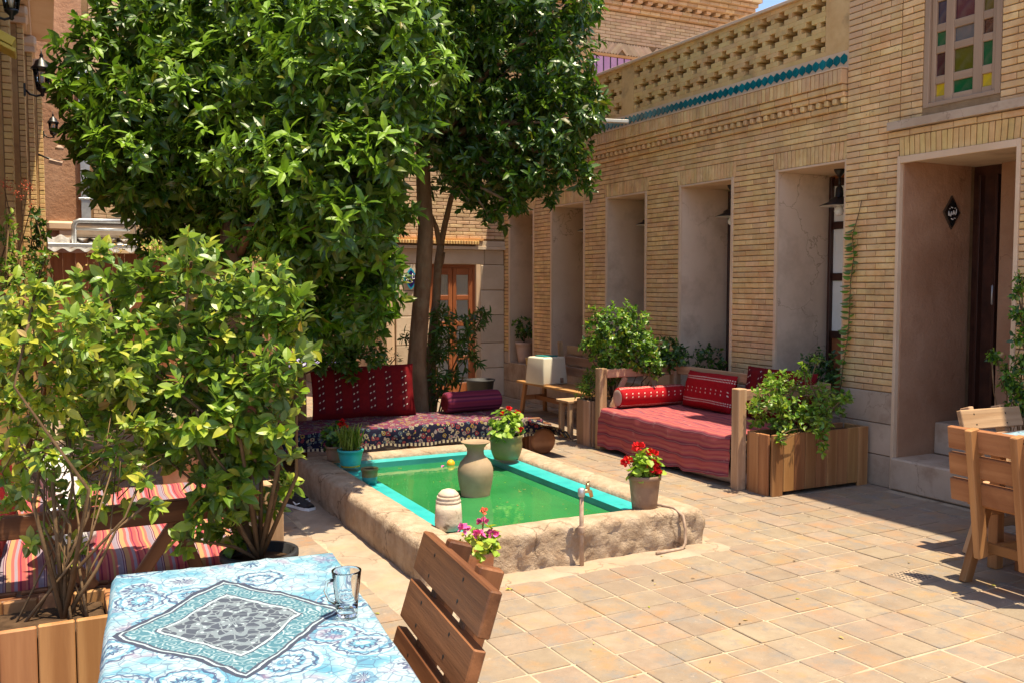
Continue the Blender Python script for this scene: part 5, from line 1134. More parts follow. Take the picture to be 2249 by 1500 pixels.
def tablecloth(w, l, drop, mat, z, name='tablecloth', seed=0, u0=0, v0=0):
    nx, ny = int(w/.02), int(l/.02); k = max(2, int(drop/.02)); V, UV = [], []
    gx = [-w/2-drop*i/k for i in range(k, 0, -1)] + [-w/2+w*i/nx for i in range(nx+1)] + [w/2+drop*i/k for i in range(1, k+1)]
    gy = [-l/2-drop*i/k for i in range(k, 0, -1)] + [-l/2+l*i/ny for i in range(ny+1)] + [l/2+drop*i/k for i in range(1, k+1)]
    for y in gy:
        for x in gx:
            ox, oy = max(0, abs(x)-w/2), max(0, abs(y)-l/2); cx, cy = max(-w/2, min(w/2, x)), max(-l/2, min(l/2, y)); q = np.array([x, y, 0])
            out = .012*min(1, max(ox, oy)/.02) + .012*(1+math.sin(x*21+y*17+seed))*min(1, max(ox, oy)/drop)
            px_ = cx + (math.copysign(out, x) if ox else 0); py_ = cy + (math.copysign(out, y) if oy else 0); fl = .0025*noise3(q, 9, seed)*(1 if not (ox or oy) else 0) + .002*abs(noise3(q, 4, seed+3)) + .0045*sum(math.exp(-((x-cr)/.009)**2) for cr in (-.105, .108)) + .0045*sum(math.exp(-((y-cr-.01*math.sin(x*5))/.009)**2) for cr in (-.22, .09, .36))
            V.append((px_, py_, z + fl + (-max(ox, oy) if (ox or oy) else 0) - .3*min(ox, oy))); UV.append((x+w/2+u0, y+l/2+v0))
    n = len(gx); F = [(j*n+i, j*n+i+1, (j+1)*n+i+1, (j+1)*n+i) for j in range(len(gy)-1) for i in range(n-1)]
    return mesh_from(name, V, F, [mat], uv=UV, smooth=True)
tag(obj('tablecloth', tablecloth(TW, TL, .16, 'table_print', .7485), None, tuple(tc), (0, 0, ang)), 'blue and white printed tablecloth with grey diamond medallion', 'tablecloth')
gp = G(762, 1352, .752); mg = thing('glass_mug', 'ribbed clear glass mug with handle on the blue cloth', 'mug', (gp[0], gp[1], .753))
seg = 32; pr = [(.001, .0), (.026, .0), (.030, .004), (.0295, .012), (.031, .05), (.036, .09), (.0425, .131), (.0425, .133), (.0385, .133), (.0370, .128), (.030, .09), (.025, .05), (.022, .022), (.001, .018)]
V, F = lathe(pr, seg); V = [(x*(1+(.06 if (i % seg) % 2 else 0)*(1 if 3 <= i//seg <= 5 else 0)), y*(1+(.06 if (i % seg) % 2 else 0)*(1 if 3 <= i//seg <= 5 else 0)), z) for i, (x, y, z) in enumerate(V)]
mg.scale = (.9, .9, .9); obj('cup', mesh_from('cup', V, F, ['clear_glass'], smooth=True), mg); a_ = math.atan2(-.85, -.3) ; hd = Vector((-.89, .45, 0)).normalized()
tube_obj('handle', [tuple(hd*.0325+Vector((0, 0, .035))), tuple(hd*.05+Vector((0, 0, .045))), tuple(hd*.062+Vector((0, 0, .072))), tuple(hd*.056+Vector((0, 0, .098))), tuple(hd*.0385+Vector((0, 0, .104)))], .0048, 'clear_glass', mg, seg=8)
# ================================================================== slatted chairs
def chair(label, loc, rz, mat, slat_len=.58, top=.85, lean=1.0):
    t = thing('slatted_chair', label, 'chair', loc, rz, 'slatted garden chairs')
    for i in range(3):
        z = top-.06-i*.142; x = -.262+i*.042*lean; box('back_slat', t, (x, random.uniform(-.004, .004), z), (slat_len, .034, .120), mat, rot=(0, R(-17), math.pi/2) if 0 else (R(0), 0, math.pi/2))
    for sl in [c for c in t.children if c.name.startswith('back_slat')]: sl.rotation_euler = Euler((R(-17), 0, math.pi/2)) if 0 else (Matrix.Rotation(R(-17)*lean, 3, 'Y') @ Matrix.Rotation(math.pi/2, 3, 'Z')).to_euler()
    scr = mesh_from('screw', [(x, .0178*k, z) for k in (-1, 1) for (x, z) in [(.0055*math.cos(a*math.pi/4), .0055*math.sin(a*math.pi/4)) for a in range(8)]], [tuple(range(8)), tuple(reversed(range(8, 16)))] + [(a, a+8, (a+1) % 8+8, (a+1) % 8) for a in range(8)], ['black_metal'])
    for sl in [c for c in t.children if c.name.startswith('back_slat')]:
        for sx in (-.145, .117):
            for sz in (-.03, .028): obj('screw', scr, sl, (sx+random.uniform(-.006, .006), 0, sz+random.uniform(-.006, .006)))
    for s in (-1, 1): beam('back_post', t, (-.285-.04*lean, s*.13, top+.005), (-.285-.04*lean+.225*lean, s*.13, .16), .072, .04, mat, (1, 0, 0))
    for i, x in enumerate((-.12, 0, .12, .24)): box('seat_slat', t, (x, 0, .435), (slat_len-.1, .105, .028), mat, rot=(0, 0, math.pi/2))
    for s in (-1, 1):
        beam('leg', t, (-.10, s*.185, .42), (-.20, s*.225, 0), .065, .04, mat, (1, 0, 0)); beam('leg', t, (.20, s*.185, .42), (.25, s*.225, 0), .065, .04, mat, (1, 0, 0))
        beam('side_rail', t, (-.16, s*.195, .39), (.28, s*.195, .39), .06, .03, mat); beam('stretcher', t, (-.16, s*.205, .16), (.22, s*.205, .16), .055, .028, mat)
    beam('crossbar', t, (-.12, -.18, .20), (-.12, .18, .20), .055, .028, mat); return t
chair('dark brown slatted chair pushed up to the table with the blue cloth', (.715, 2.315, 0), math.pi+ang, 'wood_brown', .60, .855)
chair('orange brown slatted chair standing on the sunlit tiles', (4.60, 3.03, 0), R(-2), 'wood', .60, .85, .45)
chair('slatted chair behind the floral table near the doorway', (5.09, 3.38, 0), R(-94), 'wood_weathered', .5, .86)
rt_ = thing('garden_table', 'wooden table with floral cloth near the doorway', 'table', (5.02, 2.92, 0)); box('table_top', rt_, (0, 0, .735), (1.0, .62, .03), 'wood', rot=(0, 0, math.pi/2))
for sx in (-1, 1):
    for sy in (-1, 1): box('leg', rt_, (sx*.24, sy*.43, .36), (.72, .06, .06), 'wood', rot=(0, math.pi/2, 0))
tag(obj('tablecloth', tablecloth(.62, 1.0, .06, 'table_print', .754, seed=3, u0=.9, v0=.3), None, (5.02, 2.92, 0)), 'blue and pink floral cloth on the table near the doorway', 'tablecloth')
# far table and bench glimpsed under the trees
ft = thing('garden_table', 'far table with lilac cloth glimpsed under the trees', 'table', (2.35, 10.6, 0)); box('table_top', ft, (0, 0, .73), (1.3, .7, .03), 'wood_brown')
for sx in (-1, 1):
    for sy in (-1, 1): box('leg', ft, (sx*.55, sy*.27, .357), (.714, .06, .06), 'wood_brown', rot=(0, math.pi/2, 0))
tag(obj('tablecloth', tablecloth(1.32, .72, .05, 'lilac_print', .75), None, (2.35, 10.6, 0)), 'lilac printed cloth on the far table under the trees', 'tablecloth')
fb = thing('slatted_bench', 'dark slatted bench in the shade under the big tree', 'bench', (1.75, 9.9, 0))
for z in (.50, .63, .76): box('back_slat', fb, (0, 0, z), (1.1, .025, .085), 'wood_brown')
for y in (-.1, -.24, -.38): box('seat_plank', fb, (0, y, .42), (1.1, .12, .025), 'wood_brown')
for sx in (-1, 1): box('leg', fb, (sx*.48, .03, .4), (.8, .05, .05), 'wood_brown', rot=(0, math.pi/2, 0)); box('leg', fb, (sx*.48, -.38, .2), (.4, .05, .05), 'wood_brown', rot=(0, math.pi/2, 0))
# ================================================================== calligraphy plaques
def plaque(label, loc, rot, w, h, mats, strokes, dots, scallop=False):
    t = thing('name_plaque', label, 'sign', loc); t.rotation_euler = rot; n = 40; V = []
    def outline(s):
        o = []
        for i in range(n):
            a = 2*math.pi*i/n; d = 1/(abs(math.cos(a))+abs(math.sin(a))); d *= 1 + (.10*math.cos(4*a+math.pi)*0 + .07*abs(math.sin(4*a)) if scallop else .0); o.append((w/2*s*d*math.cos(a), h/2*s*d*math.sin(a)))
        return o
    def slab(nm, s, z0, z1, mat):
        o = outline(s); V = [(x, y, z0) for x, y in o] + [(x, y, z1) for x, y in o]; obj(nm, mesh_from(nm, V, [tuple(range(n, 2*n)), tuple(reversed(range(n)))] + [(i, (i+1) % n, (i+1) % n+n, i+n) for i in range(n)], [mat]), t)
    slab('border', 1, 0, .012, mats[0]); slab('field', .86 if not scallop else .80, .012, .015, mats[1])
    mb = MB()
    for st_ in strokes:
        pts = [(x*w/2, y*h/2, .0165) for x, y, _ in st_]; V, F = tube(pts, [r_*w/2 for *_, r_ in st_], 6); mb.add(V, F)
    for (x, y, r_) in dots: V, F = lathe([(r_*w/2, .014), (r_*w/2*.8, .0185)], 8); mb.add([(a+x*w/2, b+y*h/2, c) for a, b, c in V], F)
    mb.build('lettering', [mats[2]], t, smooth=True)
# upright frames: local x right, y up, z towards the reader
S1 = [[(.50, .10, .03), (.44, -.02, .05), (.36, .02, .05), (.30, -.03, .05), (.22, .03, .05), (.10, -.10, .045)], [(.20, .50, .03), (.16, .1, .05), (.14, -.1, .04)], [(.14, -.12, .04), (.02, -.22, .06), (.08, -.34, .05), (.2, -.26, .03)],
      [(-.02, .06, .03), (-.08, -.04, .05), (-.16, 0, .05), (-.22, -.05, .05), (-.30, .02, .05), (-.36, -.06, .05), (-.44, -.28, .06), (-.58, -.26, .05), (-.62, -.06, .03)]]
D1 = [(.40, .24, .045), (.30, .24, .045), (.35, .34, .045), (-.16, .22, .045), (-.26, .22, .045), (-.21, .32, .045), (-.02, .22, .045), (-.34, -.30, .04), (-.24, -.34, .04), (-.46, -.06, .045)]
p = PY(901, 613, RY); plaque('blue glazed diamond plaque with white lettering beside the rear door', (p[0], RY-.02, p[2]), (math.pi/2, 0, 0), .225, .30, ('turquoise_glaze', 'navy_glaze', 'white_glaze'), S1, D1, True)
S2 = [[(.46, .22, .03), (.40, .0, .06), (.30, -.12, .06), (.18, -.04, .06), (.10, .12, .04)], [(.12, .10, .04), (.02, -.14, .06), (-.10, -.12, .06), (-.16, .05, .04)], [(-.14, .02, .05), (-.26, -.24, .07), (-.44, -.18, .06), (-.46, .08, .03)], [(.22, -.30, .03), (.0, -.42, .06), (-.16, -.36, .04)]]
D2 = [(.28, .26, .05), (-.02, .28, .05), (-.14, .30, .05), (.30, -.34, .05), (-.32, .22, .05)]
p = PY(2088, 468, DY1-.012); plaque('black diamond plaque with white lettering inside the doorway', (p[0], DY1-.014, p[2]), (math.pi/2, 0, 0), .20, .27, ('bronze', 'black_glaze', 'white_glaze'), S2, D2)
# dark shoes heap on the door threshold: slippers left by guests
for k, (x, y, rz) in enumerate(((6.62, 4.92, .3), (6.66, 4.70, -.5))):
    t = thing('slipper', ('black slipper on the upper doorstep against the dark door', 'black slipper on the upper doorstep below the brown back wall')[k], 'slipper', (x, y, .509), rz, 'slippers on the doorstep'); V, F = lathe([(.02, 0), (.05, .003), (.05, .018), (.02, .02)], 16); obj('sole', mesh_from('sole', [(a*2.2, b*.9, c) for a, b, c in V], F, ['black_plastic']), t)
    V, F = [], []
    for i in range(5):
        for a in range(7): an = math.pi*a/6; V.append((.02+i*.018, .044*math.cos(an), .018+.035*math.sin(an)*(1-.12*i)))
    for i in range(4):
        for a in range(6): F.append((i*7+a, i*7+a+1, (i+1)*7+a+1, (i+1)*7+a))
    obj('strap', mesh_from('strap', V, F, ['iron_pipe'], smooth=True), t)
# ================================================================== TREES AND PLANTS
def pblobs(L, dep, jit=0, seed=1, shape=None):
    """[(px,py,rpx,(depth offset))] -> metric spheres at forward depth dep"""
    rg = random.Random(seed); out = []
    for b in L:
        d = dep + (b[3] if len(b) > 3 else 0) + rg.uniform(-jit, jit) + (shape(b[0], b[1]) if shape else 0); out.append((PD(b[0], b[1], d), b[2]*d/FPX))
    return out
def limbs(par, root, blobs, r0, mat='bark', name='limb', frac=.6, rmin=.006, seed=0, every=1, sway=.12):
    """tapered limbs from a point on the trunk to the blob centres"""
    base = np.array(par.location); rg = random.Random(seed); root = Vector(root)
    for i, (c, r) in enumerate(blobs):
        if i % every: continue
        c = Vector(c); d = c-root; m1 = root+d*.33+Vector((rg.uniform(-1, 1), rg.uniform(-1, 1), rg.uniform(.2, 1)))*sway*d.length; m2 = root+d*.7+Vector((rg.uniform(-1, 1), rg.uniform(-1, 1), rg.uniform(0, 1)))*sway*.7*d.length
        tube_obj(name, [tuple(Vector(p)-Vector(base)) for p in (root, m1, m2, c)], [r0, r0*.7, r0*.45, rmin], mat, par, 7)
# ------------------------------------------------------------------ big citrus tree on the left
L1 = [(200, 120, 80), (290, 80, 110), (400, 60, 130), (520, 40, 140), (640, 40, 140), (760, 60, 130), (860, 60, 90), (200, 240, 75), (290, 240, 115), (410, 220, 140), (540, 200, 150), (670, 200, 150), (790, 210, 130), (890, 200, 85), (950, 160, 60),
      (280, 350, 85), (380, 370, 120), (510, 370, 140), (640, 370, 140), (760, 360, 110), (850, 330, 70), (300, 440, 55), (420, 490, 100), (540, 510, 120), (660, 520, 120), (770, 490, 90), (840, 450, 50), (330, 520, 40), (600, 620, 90), (720, 620, 100), (820, 590, 60), (700, 710, 60), (790, 690, 60), (840, 640, 40), (150, 190, 45), (180, 300, 45), (225, 400, 40)]
lean = lambda x, y: -1.25*min(1, max(0, (x-420)/380)) + .75*max(0, min(1.3, (330-y)/300)) + .85*max(0, min(1, (y-330-(90 if x > 600 else 0))/200))    # crown reaches over the pool on its right and slopes back towards the top
bl = pblobs([(x, y, r*.92) for (x, y, r) in L1], 6.9, .30, 3, lean) + pblobs([(x+30, y-20, r, .9) for (x, y, r) in L1 if r > 85], 7.0, .3, 5, lean) + pblobs([(x+10, y+5, r, .45) for (x, y, r) in L1 if y > 280], 7.0, .2, 7, lean) + pblobs([(x+80, y-60, r*1.1, 1.7) for (x, y, r) in L1 if r > 115], 7.0, .3, 6, lean) + pblobs([(450, -60, 120), (620, -80, 140), (780, -60, 130), (880, -60, 110), (960, -90, 100)], 8.4, .4, 8)  # last set: foliage above the view, added to shade the red cushion
t1 = thing('citrus_tree', 'big dense citrus tree with low hanging glossy foliage', 'tree', (1.25, 7.55, 0))
tube_obj('trunk', [(0, 0, 0), (.02, .01, .5), (.0, -.05, 1.1), (.05, -.10, 1.7), (.02, -.1, 2.2)], [.13, .11, .095, .085, .06], 'bark', t1, 12)
limbs(t1, (1.35, 7.75, 1.7), [b for b in bl[37:75]], .045, every=2, seed=4)
P, D = blob_tips(bl, 680, shell=.62, up=.35); O, X, Z, S = rosettes(P, D, 8, .116, (45, 105), .40, .06)
yo = np.tile((D[:, 2] > .15) & (RNG.uniform(0, 1, len(P)) < .48), 8); pk = np.where(yo, 1, np.where(RNG.uniform(0, 1, len(O)) < .25, 2, 0))
foliage(t1, O, X, Z, S, ['leaf_citrus', 'leaf_citrus_young', 'leaf_citrus_dark'], pk, leaf_template(.37, .20, .10), nobj=300)
fr = [bl[i][0] for i in (9, 11, 16, 18, 24, 12)]
for c in fr:
    q = np.array(c) - _fw*.40 + np.array([random.uniform(-.1, .1), 0, random.uniform(-.15, .1)]); lathe_obj('fruit', [(.003, -.024), (.018, -.018), (.025, 0), (.018, .018), (.003, .024)], 'leaf_citrus_young', t1, tuple(q-np.array(t1.location)), seg=12)
# ------------------------------------------------------------------ second tree with bare trunk behind the carpet
L2 = [(990, 30, 110), (1100, 10, 130), (1220, 20, 95), (1290, 30, 35), (940, 120, 90), (1010, 160, 110), (1120, 150, 130), (1230, 150, 85), (1000, 270, 100), (1110, 280, 120), (1220, 270, 90), (1290, 220, 48), (1300, 260, 40), (1000, 350, 60), (1080, 370, 85), (1180, 360, 85), (1260, 360, 50), (1280, 390, 35), (1020, 430, 35), (1090, 440, 45), (1160, 400, 50), (1250, 300, 60), (1070, 470, 22), (1100, 490, 18), (1130, 450, 25)]
t2p = PD(925, 900, 9.35); tx2, ty2 = t2p[0], t2p[1]
bl2 = pblobs(L2, 8.9, .35, 9) + pblobs([(x, y-20, r, .9) for (x, y, r) in L2 if r > 80], 8.9, .3, 10) + pblobs([(980, -90, 130), (1120, -110, 140), (1230, -80, 90)], 9.2, .5, 12) + pblobs([(930, 130, 100), (880, 60, 110), (950, 210, 80), (850, 170, 90), (800, 60, 110), (900, -30, 110), (760, 150, 100)], 8.25, .2, 13)  # last set: mostly hidden foliage, added to cast shade on the red cushion
t2 = thing('citrus_tree', 'tree with tall straight bare trunk behind the carpeted daybed', 'tree', (tx2, ty2, 0))
tr = [PD(x, y, 9.35)-np.array([tx2, ty2, 0]) for x, y in ((920, 965), (918, 900), (915, 800), (922, 700), (930, 600), (935, 500), (930, 400), (928, 320), (960, 220))]
tube_obj('trunk', [tuple(p) for p in tr], [.135, .115, .098, .09, .085, .08, .075, .068, .05], 'bark', t2, 14)
limbs(t2, PD(930, 340, 9.35), bl2[:25], .045, every=2, seed=6)
P, D = blob_tips(bl2, 560, shell=.55, up=.25); O, X, Z, S = rosettes(P, D, 8, .105, (45, 110), .5, .06)
yo = np.tile((D[:, 2] > .3) & (RNG.uniform(0, 1, len(P)) < .16), 8); pk = np.where(yo, 1, np.where(RNG.uniform(0, 1, len(O)) < .55, 2, 0))
foliage(t2, O, X, Z, S, ['leaf_citrus', 'leaf_citrus_young', 'leaf_citrus_dark'], pk, leaf_template(.37, .22, .10), nobj=300)
# thin forked sapling beside it
d3 = 9.75; s0 = PD(945, 930, d3); t3 = thing('sapling', 'thin forked sapling trunk next to the bare trunked tree', 'tree', (s0[0], s0[1], 0)); b3 = np.array(t3.location)
tube_obj('trunk', [tuple(PD(x, y, d3)-b3) for x, y in ((945, 940), (945, 840), (950, 740), (958, 660), (962, 580), (968, 540))], [.07, .06, .05, .045, .042, .04], 'bark', t3, 10)
tube_obj('limb', [tuple(PD(x, y, d3)-b3) for x, y in ((967, 545), (958, 500), (945, 470), (940, 440))], [.035, .028, .024, .018], 'bark', t3, 8); tube_obj('limb', [tuple(PD(x, y, d3)-b3) for x, y in ((967, 545), (978, 490), (990, 440), (1003, 400), (1010, 340))], [.035, .034, .03, .026, .02], 'bark', t3, 8); tube_obj('limb', [tuple(PD(x, y, d3)-b3) for x, y in ((963, 600), (972, 575), (976, 555))], [.022, .018, .012], 'bark', t3, 7)
P, D = blob_tips(pblobs([(1000, 395, 40), (1040, 420, 40), (960, 400, 30)], d3, .2, 2), 420); O, X, Z, S = rosettes(P, D, 7, .10, (45, 110), .5); foliage(t3, O, X, Z, S, ['leaf_citrus_dark'], np.zeros(len(O), int), leaf_template(.37, .22, .10))
# ------------------------------------------------------------------ generic leafy shrub
def shrub(name, label, root, blobs, dens, n, size, mats, w, tmpl=T_MID, cat='shrub', nst=6, r0=.008, sag=.2, spread=(40, 100), up=.4, nobj=0, shell=.4, group=None, stemmat='twig', sway=.12):
    t = thing(name, label, cat, tuple(root), group=group); P, D = blob_tips(blobs, dens, shell=shell, up=up); O, X, Z, S = rosettes(P, D, n, size, spread, sag, .04)
    pk = RNG.choice(len(mats), len(O), p=w); foliage(t, O, X, Z, S, list(mats), pk, tmpl, nobj=nobj)
    limbs(t, root, blobs, r0, stemmat, 'stem', seed=len(label), every=max(1, len(blobs)//nst), sway=sway); return t
# foreground bushes
LB = [(420, 575, 55), (350, 590, 50), (520, 630, 60), (590, 640, 60), (250, 610, 45), (300, 660, 70), (400, 680, 90), (510, 710, 90), (610, 720, 60), (640, 770, 40), (280, 760, 90), (390, 790, 110), (510, 810, 100), (600, 830, 60), (310, 870, 90), (430, 900, 110), (540, 910, 80), (610, 930, 40), (380, 970, 70), (480, 990, 90), (570, 990, 60), (210, 700, 60), (220, 800, 70), (250, 900, 60), (330, 980, 50), (180, 640, 40), (600, 1060, 35), (500, 1070, 70), (450, 1130, 45), (500, 1170, 45), (410, 1185, 30), (630, 890, 30)]
bB = pblobs([(x, y, r*.92) for (x, y, r) in LB] + [(470, 540, 20), (555, 575, 24), (660, 700, 24), (655, 640, 20), (215, 560, 18), (420, 520, 16), (680, 765, 18), (655, 860, 20), (640, 1060, 20), (640, 1000, 16), (590, 1110, 26), (540, 1130, 30), (600, 590, 18), (330, 545, 18)], 3.72, .18, 21); bp_ = (.76, 3.84)
bk = thing('black_bucket', 'black plastic plant bucket beside the daybed post', 'bucket', (*bp_, 0)); lathe_obj('body', [(.12, 0), (.15, .47), (.16, .475), (.16, .50), (.14, .50), (.135, .45)], 'black_plastic', bk, seg=28); lathe_obj('soil', [(.138, .44), (.13, .46), (.01, .465)], 'soil', bk, seg=28)
sB = shrub('broadleaf_bush', 'broad leaved lime green bush overhanging the striped daybed', (*bp_, .46), bB, 2000, 7, .066, ('leaf_lime', 'leaf_mid', 'leaf_yellow'), (.42, .47, .11), leaf_fine(.52, .18, .15), 'bush', 14, .011, .25, (35, 95), .55, 300, .35)
LA = [(30, 690, 60), (110, 700, 70), (190, 720, 60), (260, 730, 40), (20, 770, 70), (100, 790, 90), (190, 800, 80), (270, 820, 60), (20, 860, 60), (100, 870, 80), (190, 880, 70), (50, 930, 45), (150, 940, 45), (230, 920, 45), (-40, 740, 80), (-50, 850, 80), (30, 990, 50), (110, 1000, 50), (190, 1000, 50), (260, 1000, 50), (310, 1050, 35), (60, 1060, 26), (230, 1070, 22), (20, 1120, 26), (110, 1150, 22), (180, 1110, 24), (280, 1120, 22), (40, 1080, 32), (140, 1090, 28), (230, 1110, 26), (60, 1190, 22), (175, 1190, 18), (330, 1100, 25), (300, 930, 45), (20, 1040, 16), (120, 1060, 20), (200, 1065, 16), (150, 1230, 14)]
bA = pblobs([(x, y, r*.92) for (x, y, r) in LA] + [(130, 640, 22), (30, 625, 22), (80, 635, 18), (215, 665, 20), (-10, 650, 25)], 3.35, .20, 22); rA = (.02, 3.46, .45)
sA = shrub('broadleaf_bush', 'yellow green bush with many bare stems in the pine planter', rA, bA, 2200, 7, .052, ('leaf_yellow', 'leaf_lime', 'leaf_mid'), (.36, .34, .30), leaf_fine(.50, .2, .15), 'bush', 9, .009, .3, (35, 100), .55, 300, .35)
mb = MB(); rg = random.Random(5)
for i in range(9):                                            # bare lower stems and crossing twigs
    a = Vector((rA[0]+rg.uniform(-.16, .10), rA[1]+rg.uniform(-.05, .05), .44)); b = Vector(PD(rg.uniform(-30, 330), rg.uniform(900, 1010), 3.4+rg.uniform(-.12, .15))); m = (a+b)/2+Vector((rg.uniform(-.07, .07), rg.uniform(-.05, .05), rg.uniform(-.03, .06)))
    r_ = rg.choice((.003, .004, .005, .008)); V, F = tube([tuple(v-Vector(rA)) for v in (a, a.lerp(m, .5)+Vector((rg.uniform(-.02, .02), 0, .02)), m, b)], [r_*1.3, r_, r_*.8, r_*.4], 6); mb.add(V, F)
for i in range(40):
    a = Vector(PD(rg.uniform(0, 330), rg.uniform(940, 1120), 3.4+rg.uniform(-.1, .2))); b = a + Vector((rg.uniform(-.18, .18), rg.uniform(-.05, .05), rg.uniform(.0, .14))); V, F = tube([tuple(a-Vector(rA)), tuple(b-Vector(rA))], [.0028, .0015], 5); mb.add(V, F)
mb.build('stem_thicket', ['twig'], sA, smooth=True, kind='stuff')
def seeds(t, pts, mat='seed_brown', n=34, r=.05, name='seed_cluster'):
    for p in pts:
        q = np.array(p) + RNG.normal(0, r*.45, (n, 3)) - np.array(t.location); X = unit(RNG.normal(0, 1, (n, 3))); Z = unit(np.cross(X, RNG.normal(0, 1, (n, 3)))); V, T = leaf_soup(q, X, Z, RNG.uniform(.006, .013, n), T_ROUND); obj(name, tri_mesh(name, V, T, [mat]), t, kind='stuff')
seeds(sB, [PD(x, y, 3.6) for x, y in ((205, 575), (235, 555), (260, 545), (195, 620), (330, 540), (345, 550), (405, 590), (560, 580))])
# shrubs along the arcade
A = pblobs([(1350, 720, 50), (1310, 705, 30), (1390, 715, 40), (1340, 770, 55), (1400, 770, 45), (1375, 685, 20), (1295, 760, 25), (1350, 800, 40), (1430, 795, 35), (1420, 750, 25)], 9.25, .12, 31)
shrub('leafy_shrub', 'tall bright green shrub rising from the narrow planter behind the daybed', (5.15, 7.88, .41), A, 2400, 7, .048, ('leaf_shrub', 'leaf_lime', 'leaf_shrub_dark'), (.6, .2, .2), T_OVAL, nst=8, nobj=60)
A = pblobs([(1470, 770, 35), (1495, 785, 25), (1450, 800, 30)], 9.35, .08, 32); shrub('leafy_shrub', 'low dark green shrub at the end of the daybed back rail', (5.5, 7.88, .41), A, 2400, 7, .05, ('leaf_shrub_dark', 'leaf_shrub'), (.7, .3), T_OVAL, nst=4)
A = pblobs([(1285, 850, 22), (1300, 830, 20), (1320, 840, 22)], 9.3, .05, 33); shrub('leafy_shrub', 'small yellow green seedling bush at the planter end by the stool', (4.88, 7.86, .41), A, 3000, 6, .06, ('leaf_lime', 'leaf_shrub'), (.5, .5), T_LONG, nst=3)
A = pblobs([(1690, 870, 42), (1740, 880, 50), (1670, 915, 30), (1790, 880, 45), (1710, 830, 28), (1765, 815, 20), (1830, 890, 35), (1740, 920, 40), (1800, 915, 35), (1660, 890, 20), (1700, 930, 20), (1855, 870, 18), (1795, 790, 12)], 7.15, .12, 34)
shrub('leafy_shrub', 'sprawling bright green shrub spilling over the pine planter', (5.35, 5.40, .41), A, 2300, 6, .045, ('leaf_lime', 'leaf_shrub', 'leaf_mid'), (.46, .26, .28), T_OVAL, nst=9, nobj=60, up=.5)
A = pblobs([(1805, 950, 14), (1812, 970, 14), (1803, 988, 9), (1715, 955, 8), (1712, 968, 7)], 6.95, .02, 35); shrub('trailing_sprig', 'sprigs trailing down the face of the pine planter', (5.35, 5.29, .47), A, 3500, 5, .045, ('leaf_lime', 'leaf_shrub'), (.5, .5), T_OVAL, 'plant', nst=5, r0=.004)
# climber on the entrance pillar
vn = thing('climbing_vine', 'slender vine climbing the brick pillar beside the entrance', 'vine', (5.89, 5.45, .45)); pts = [(1845, 860), (1852, 800), (1862, 740), (1866, 680), (1868, 620), (1876, 560), (1872, 520), (1886, 470), (1893, 440)]
vp_ = [PX(x, y, EX-.02) for x, y in pts]; tube_obj('stem', [tuple(p-np.array(vn.location)) for p in vp_], .004, 'twig', vn, 6)
tt = []; 
for a, b in zip(vp_, vp_[1:]):
    for k in range(9): tt.append(a+(b-a)*k/9)
tt = np.array(tt[:-12]); tt = tt[np.linspace(0, len(tt)-1, 66).astype(int)]; n_ = len(tt); sd = np.where(np.arange(n_) % 2, 1., -1.); X = unit(np.c_[RNG.normal(-.5, .2, n_), sd*.8, RNG.normal(-.15, .25, n_)]); Z = unit(np.cross(X, np.cross(np.tile([[-.7, 0, .8]], (n_, 1)), X))*-1 + RNG.normal(0, .1, (n_, 3))); Z = unit(Z - X*np.sum(Z*X, 1, keepdims=True)); foliage(vn, tt, X, np.abs(Z)*np.sign(Z), RNG.uniform(.065, .09, n_), ['leaf_shrub', 'leaf_mid'], (np.arange(n_) % 3 == 0).astype(int), T_OVAL, nobj=52)
# potted plants in the niches
p = PX(1572, 812, 6.15); pot('flower_pot', 'grey pot on the sill of the second niche', (6.15, p[1], .506), .11, .085, .17, 'stone_slab', .01)
shrub('potted_plant', 'dark small leaved plant in the second niche', (6.15, p[1], .66), [((6.13, p[1], .86), .14), ((6.1, p[1]+.15, .92), .09), ((6.12, p[1]+.1, .75), .12)], 1500, 6, .05, ('leaf_shrub_dark', 'leaf_shrub'), (.7, .3), T_OVAL, 'plant', nst=3, r0=.005)
p = PX(1812, 820, 6.1); pot('flower_pot', 'grey pot on the sill of the niche by the entrance pillar', (6.08, p[1], .506), .11, .085, .17, 'stone_slab', .01)
shrub('potted_plant', 'dense dark plant in the niche by the entrance pillar', (6.08, p[1], .66), [((6.05, p[1], .82), .16), ((6.05, p[1]-.05, .95), .12), ((6.05, p[1]+.1, .90), .11)], 1900, 6, .045, ('leaf_shrub_dark', 'leaf_shrub'), (.75, .25), T_OVAL, 'plant', nst=3, r0=.005)
p = PX(1152, 800, 6.08); pot('flower_pot', 'tall pale pink pot in the far niche', (6.08, p[1], .506), .125, .085, .30, 'pot_pink', .012)
shrub('potted_plant', 'loose leafy plant in the tall pink pot', (6.08, p[1], .78), [((6.05, p[1], 1.02), .16), ((6.02, p[1]+.1, .95), .10), ((6.05, p[1]-.12, .95), .10)], 800, 6, .075, ('leaf_shrub_dark', 'leaf_shrub'), (.6, .4), T_OVAL, 'plant', nst=3, r0=.006)
pot('flower_pot', 'small yellow pot beside the tall pink pot', (5.99, p[1]-.32, .506), .055, .045, .10, 'brick_gold', .006)
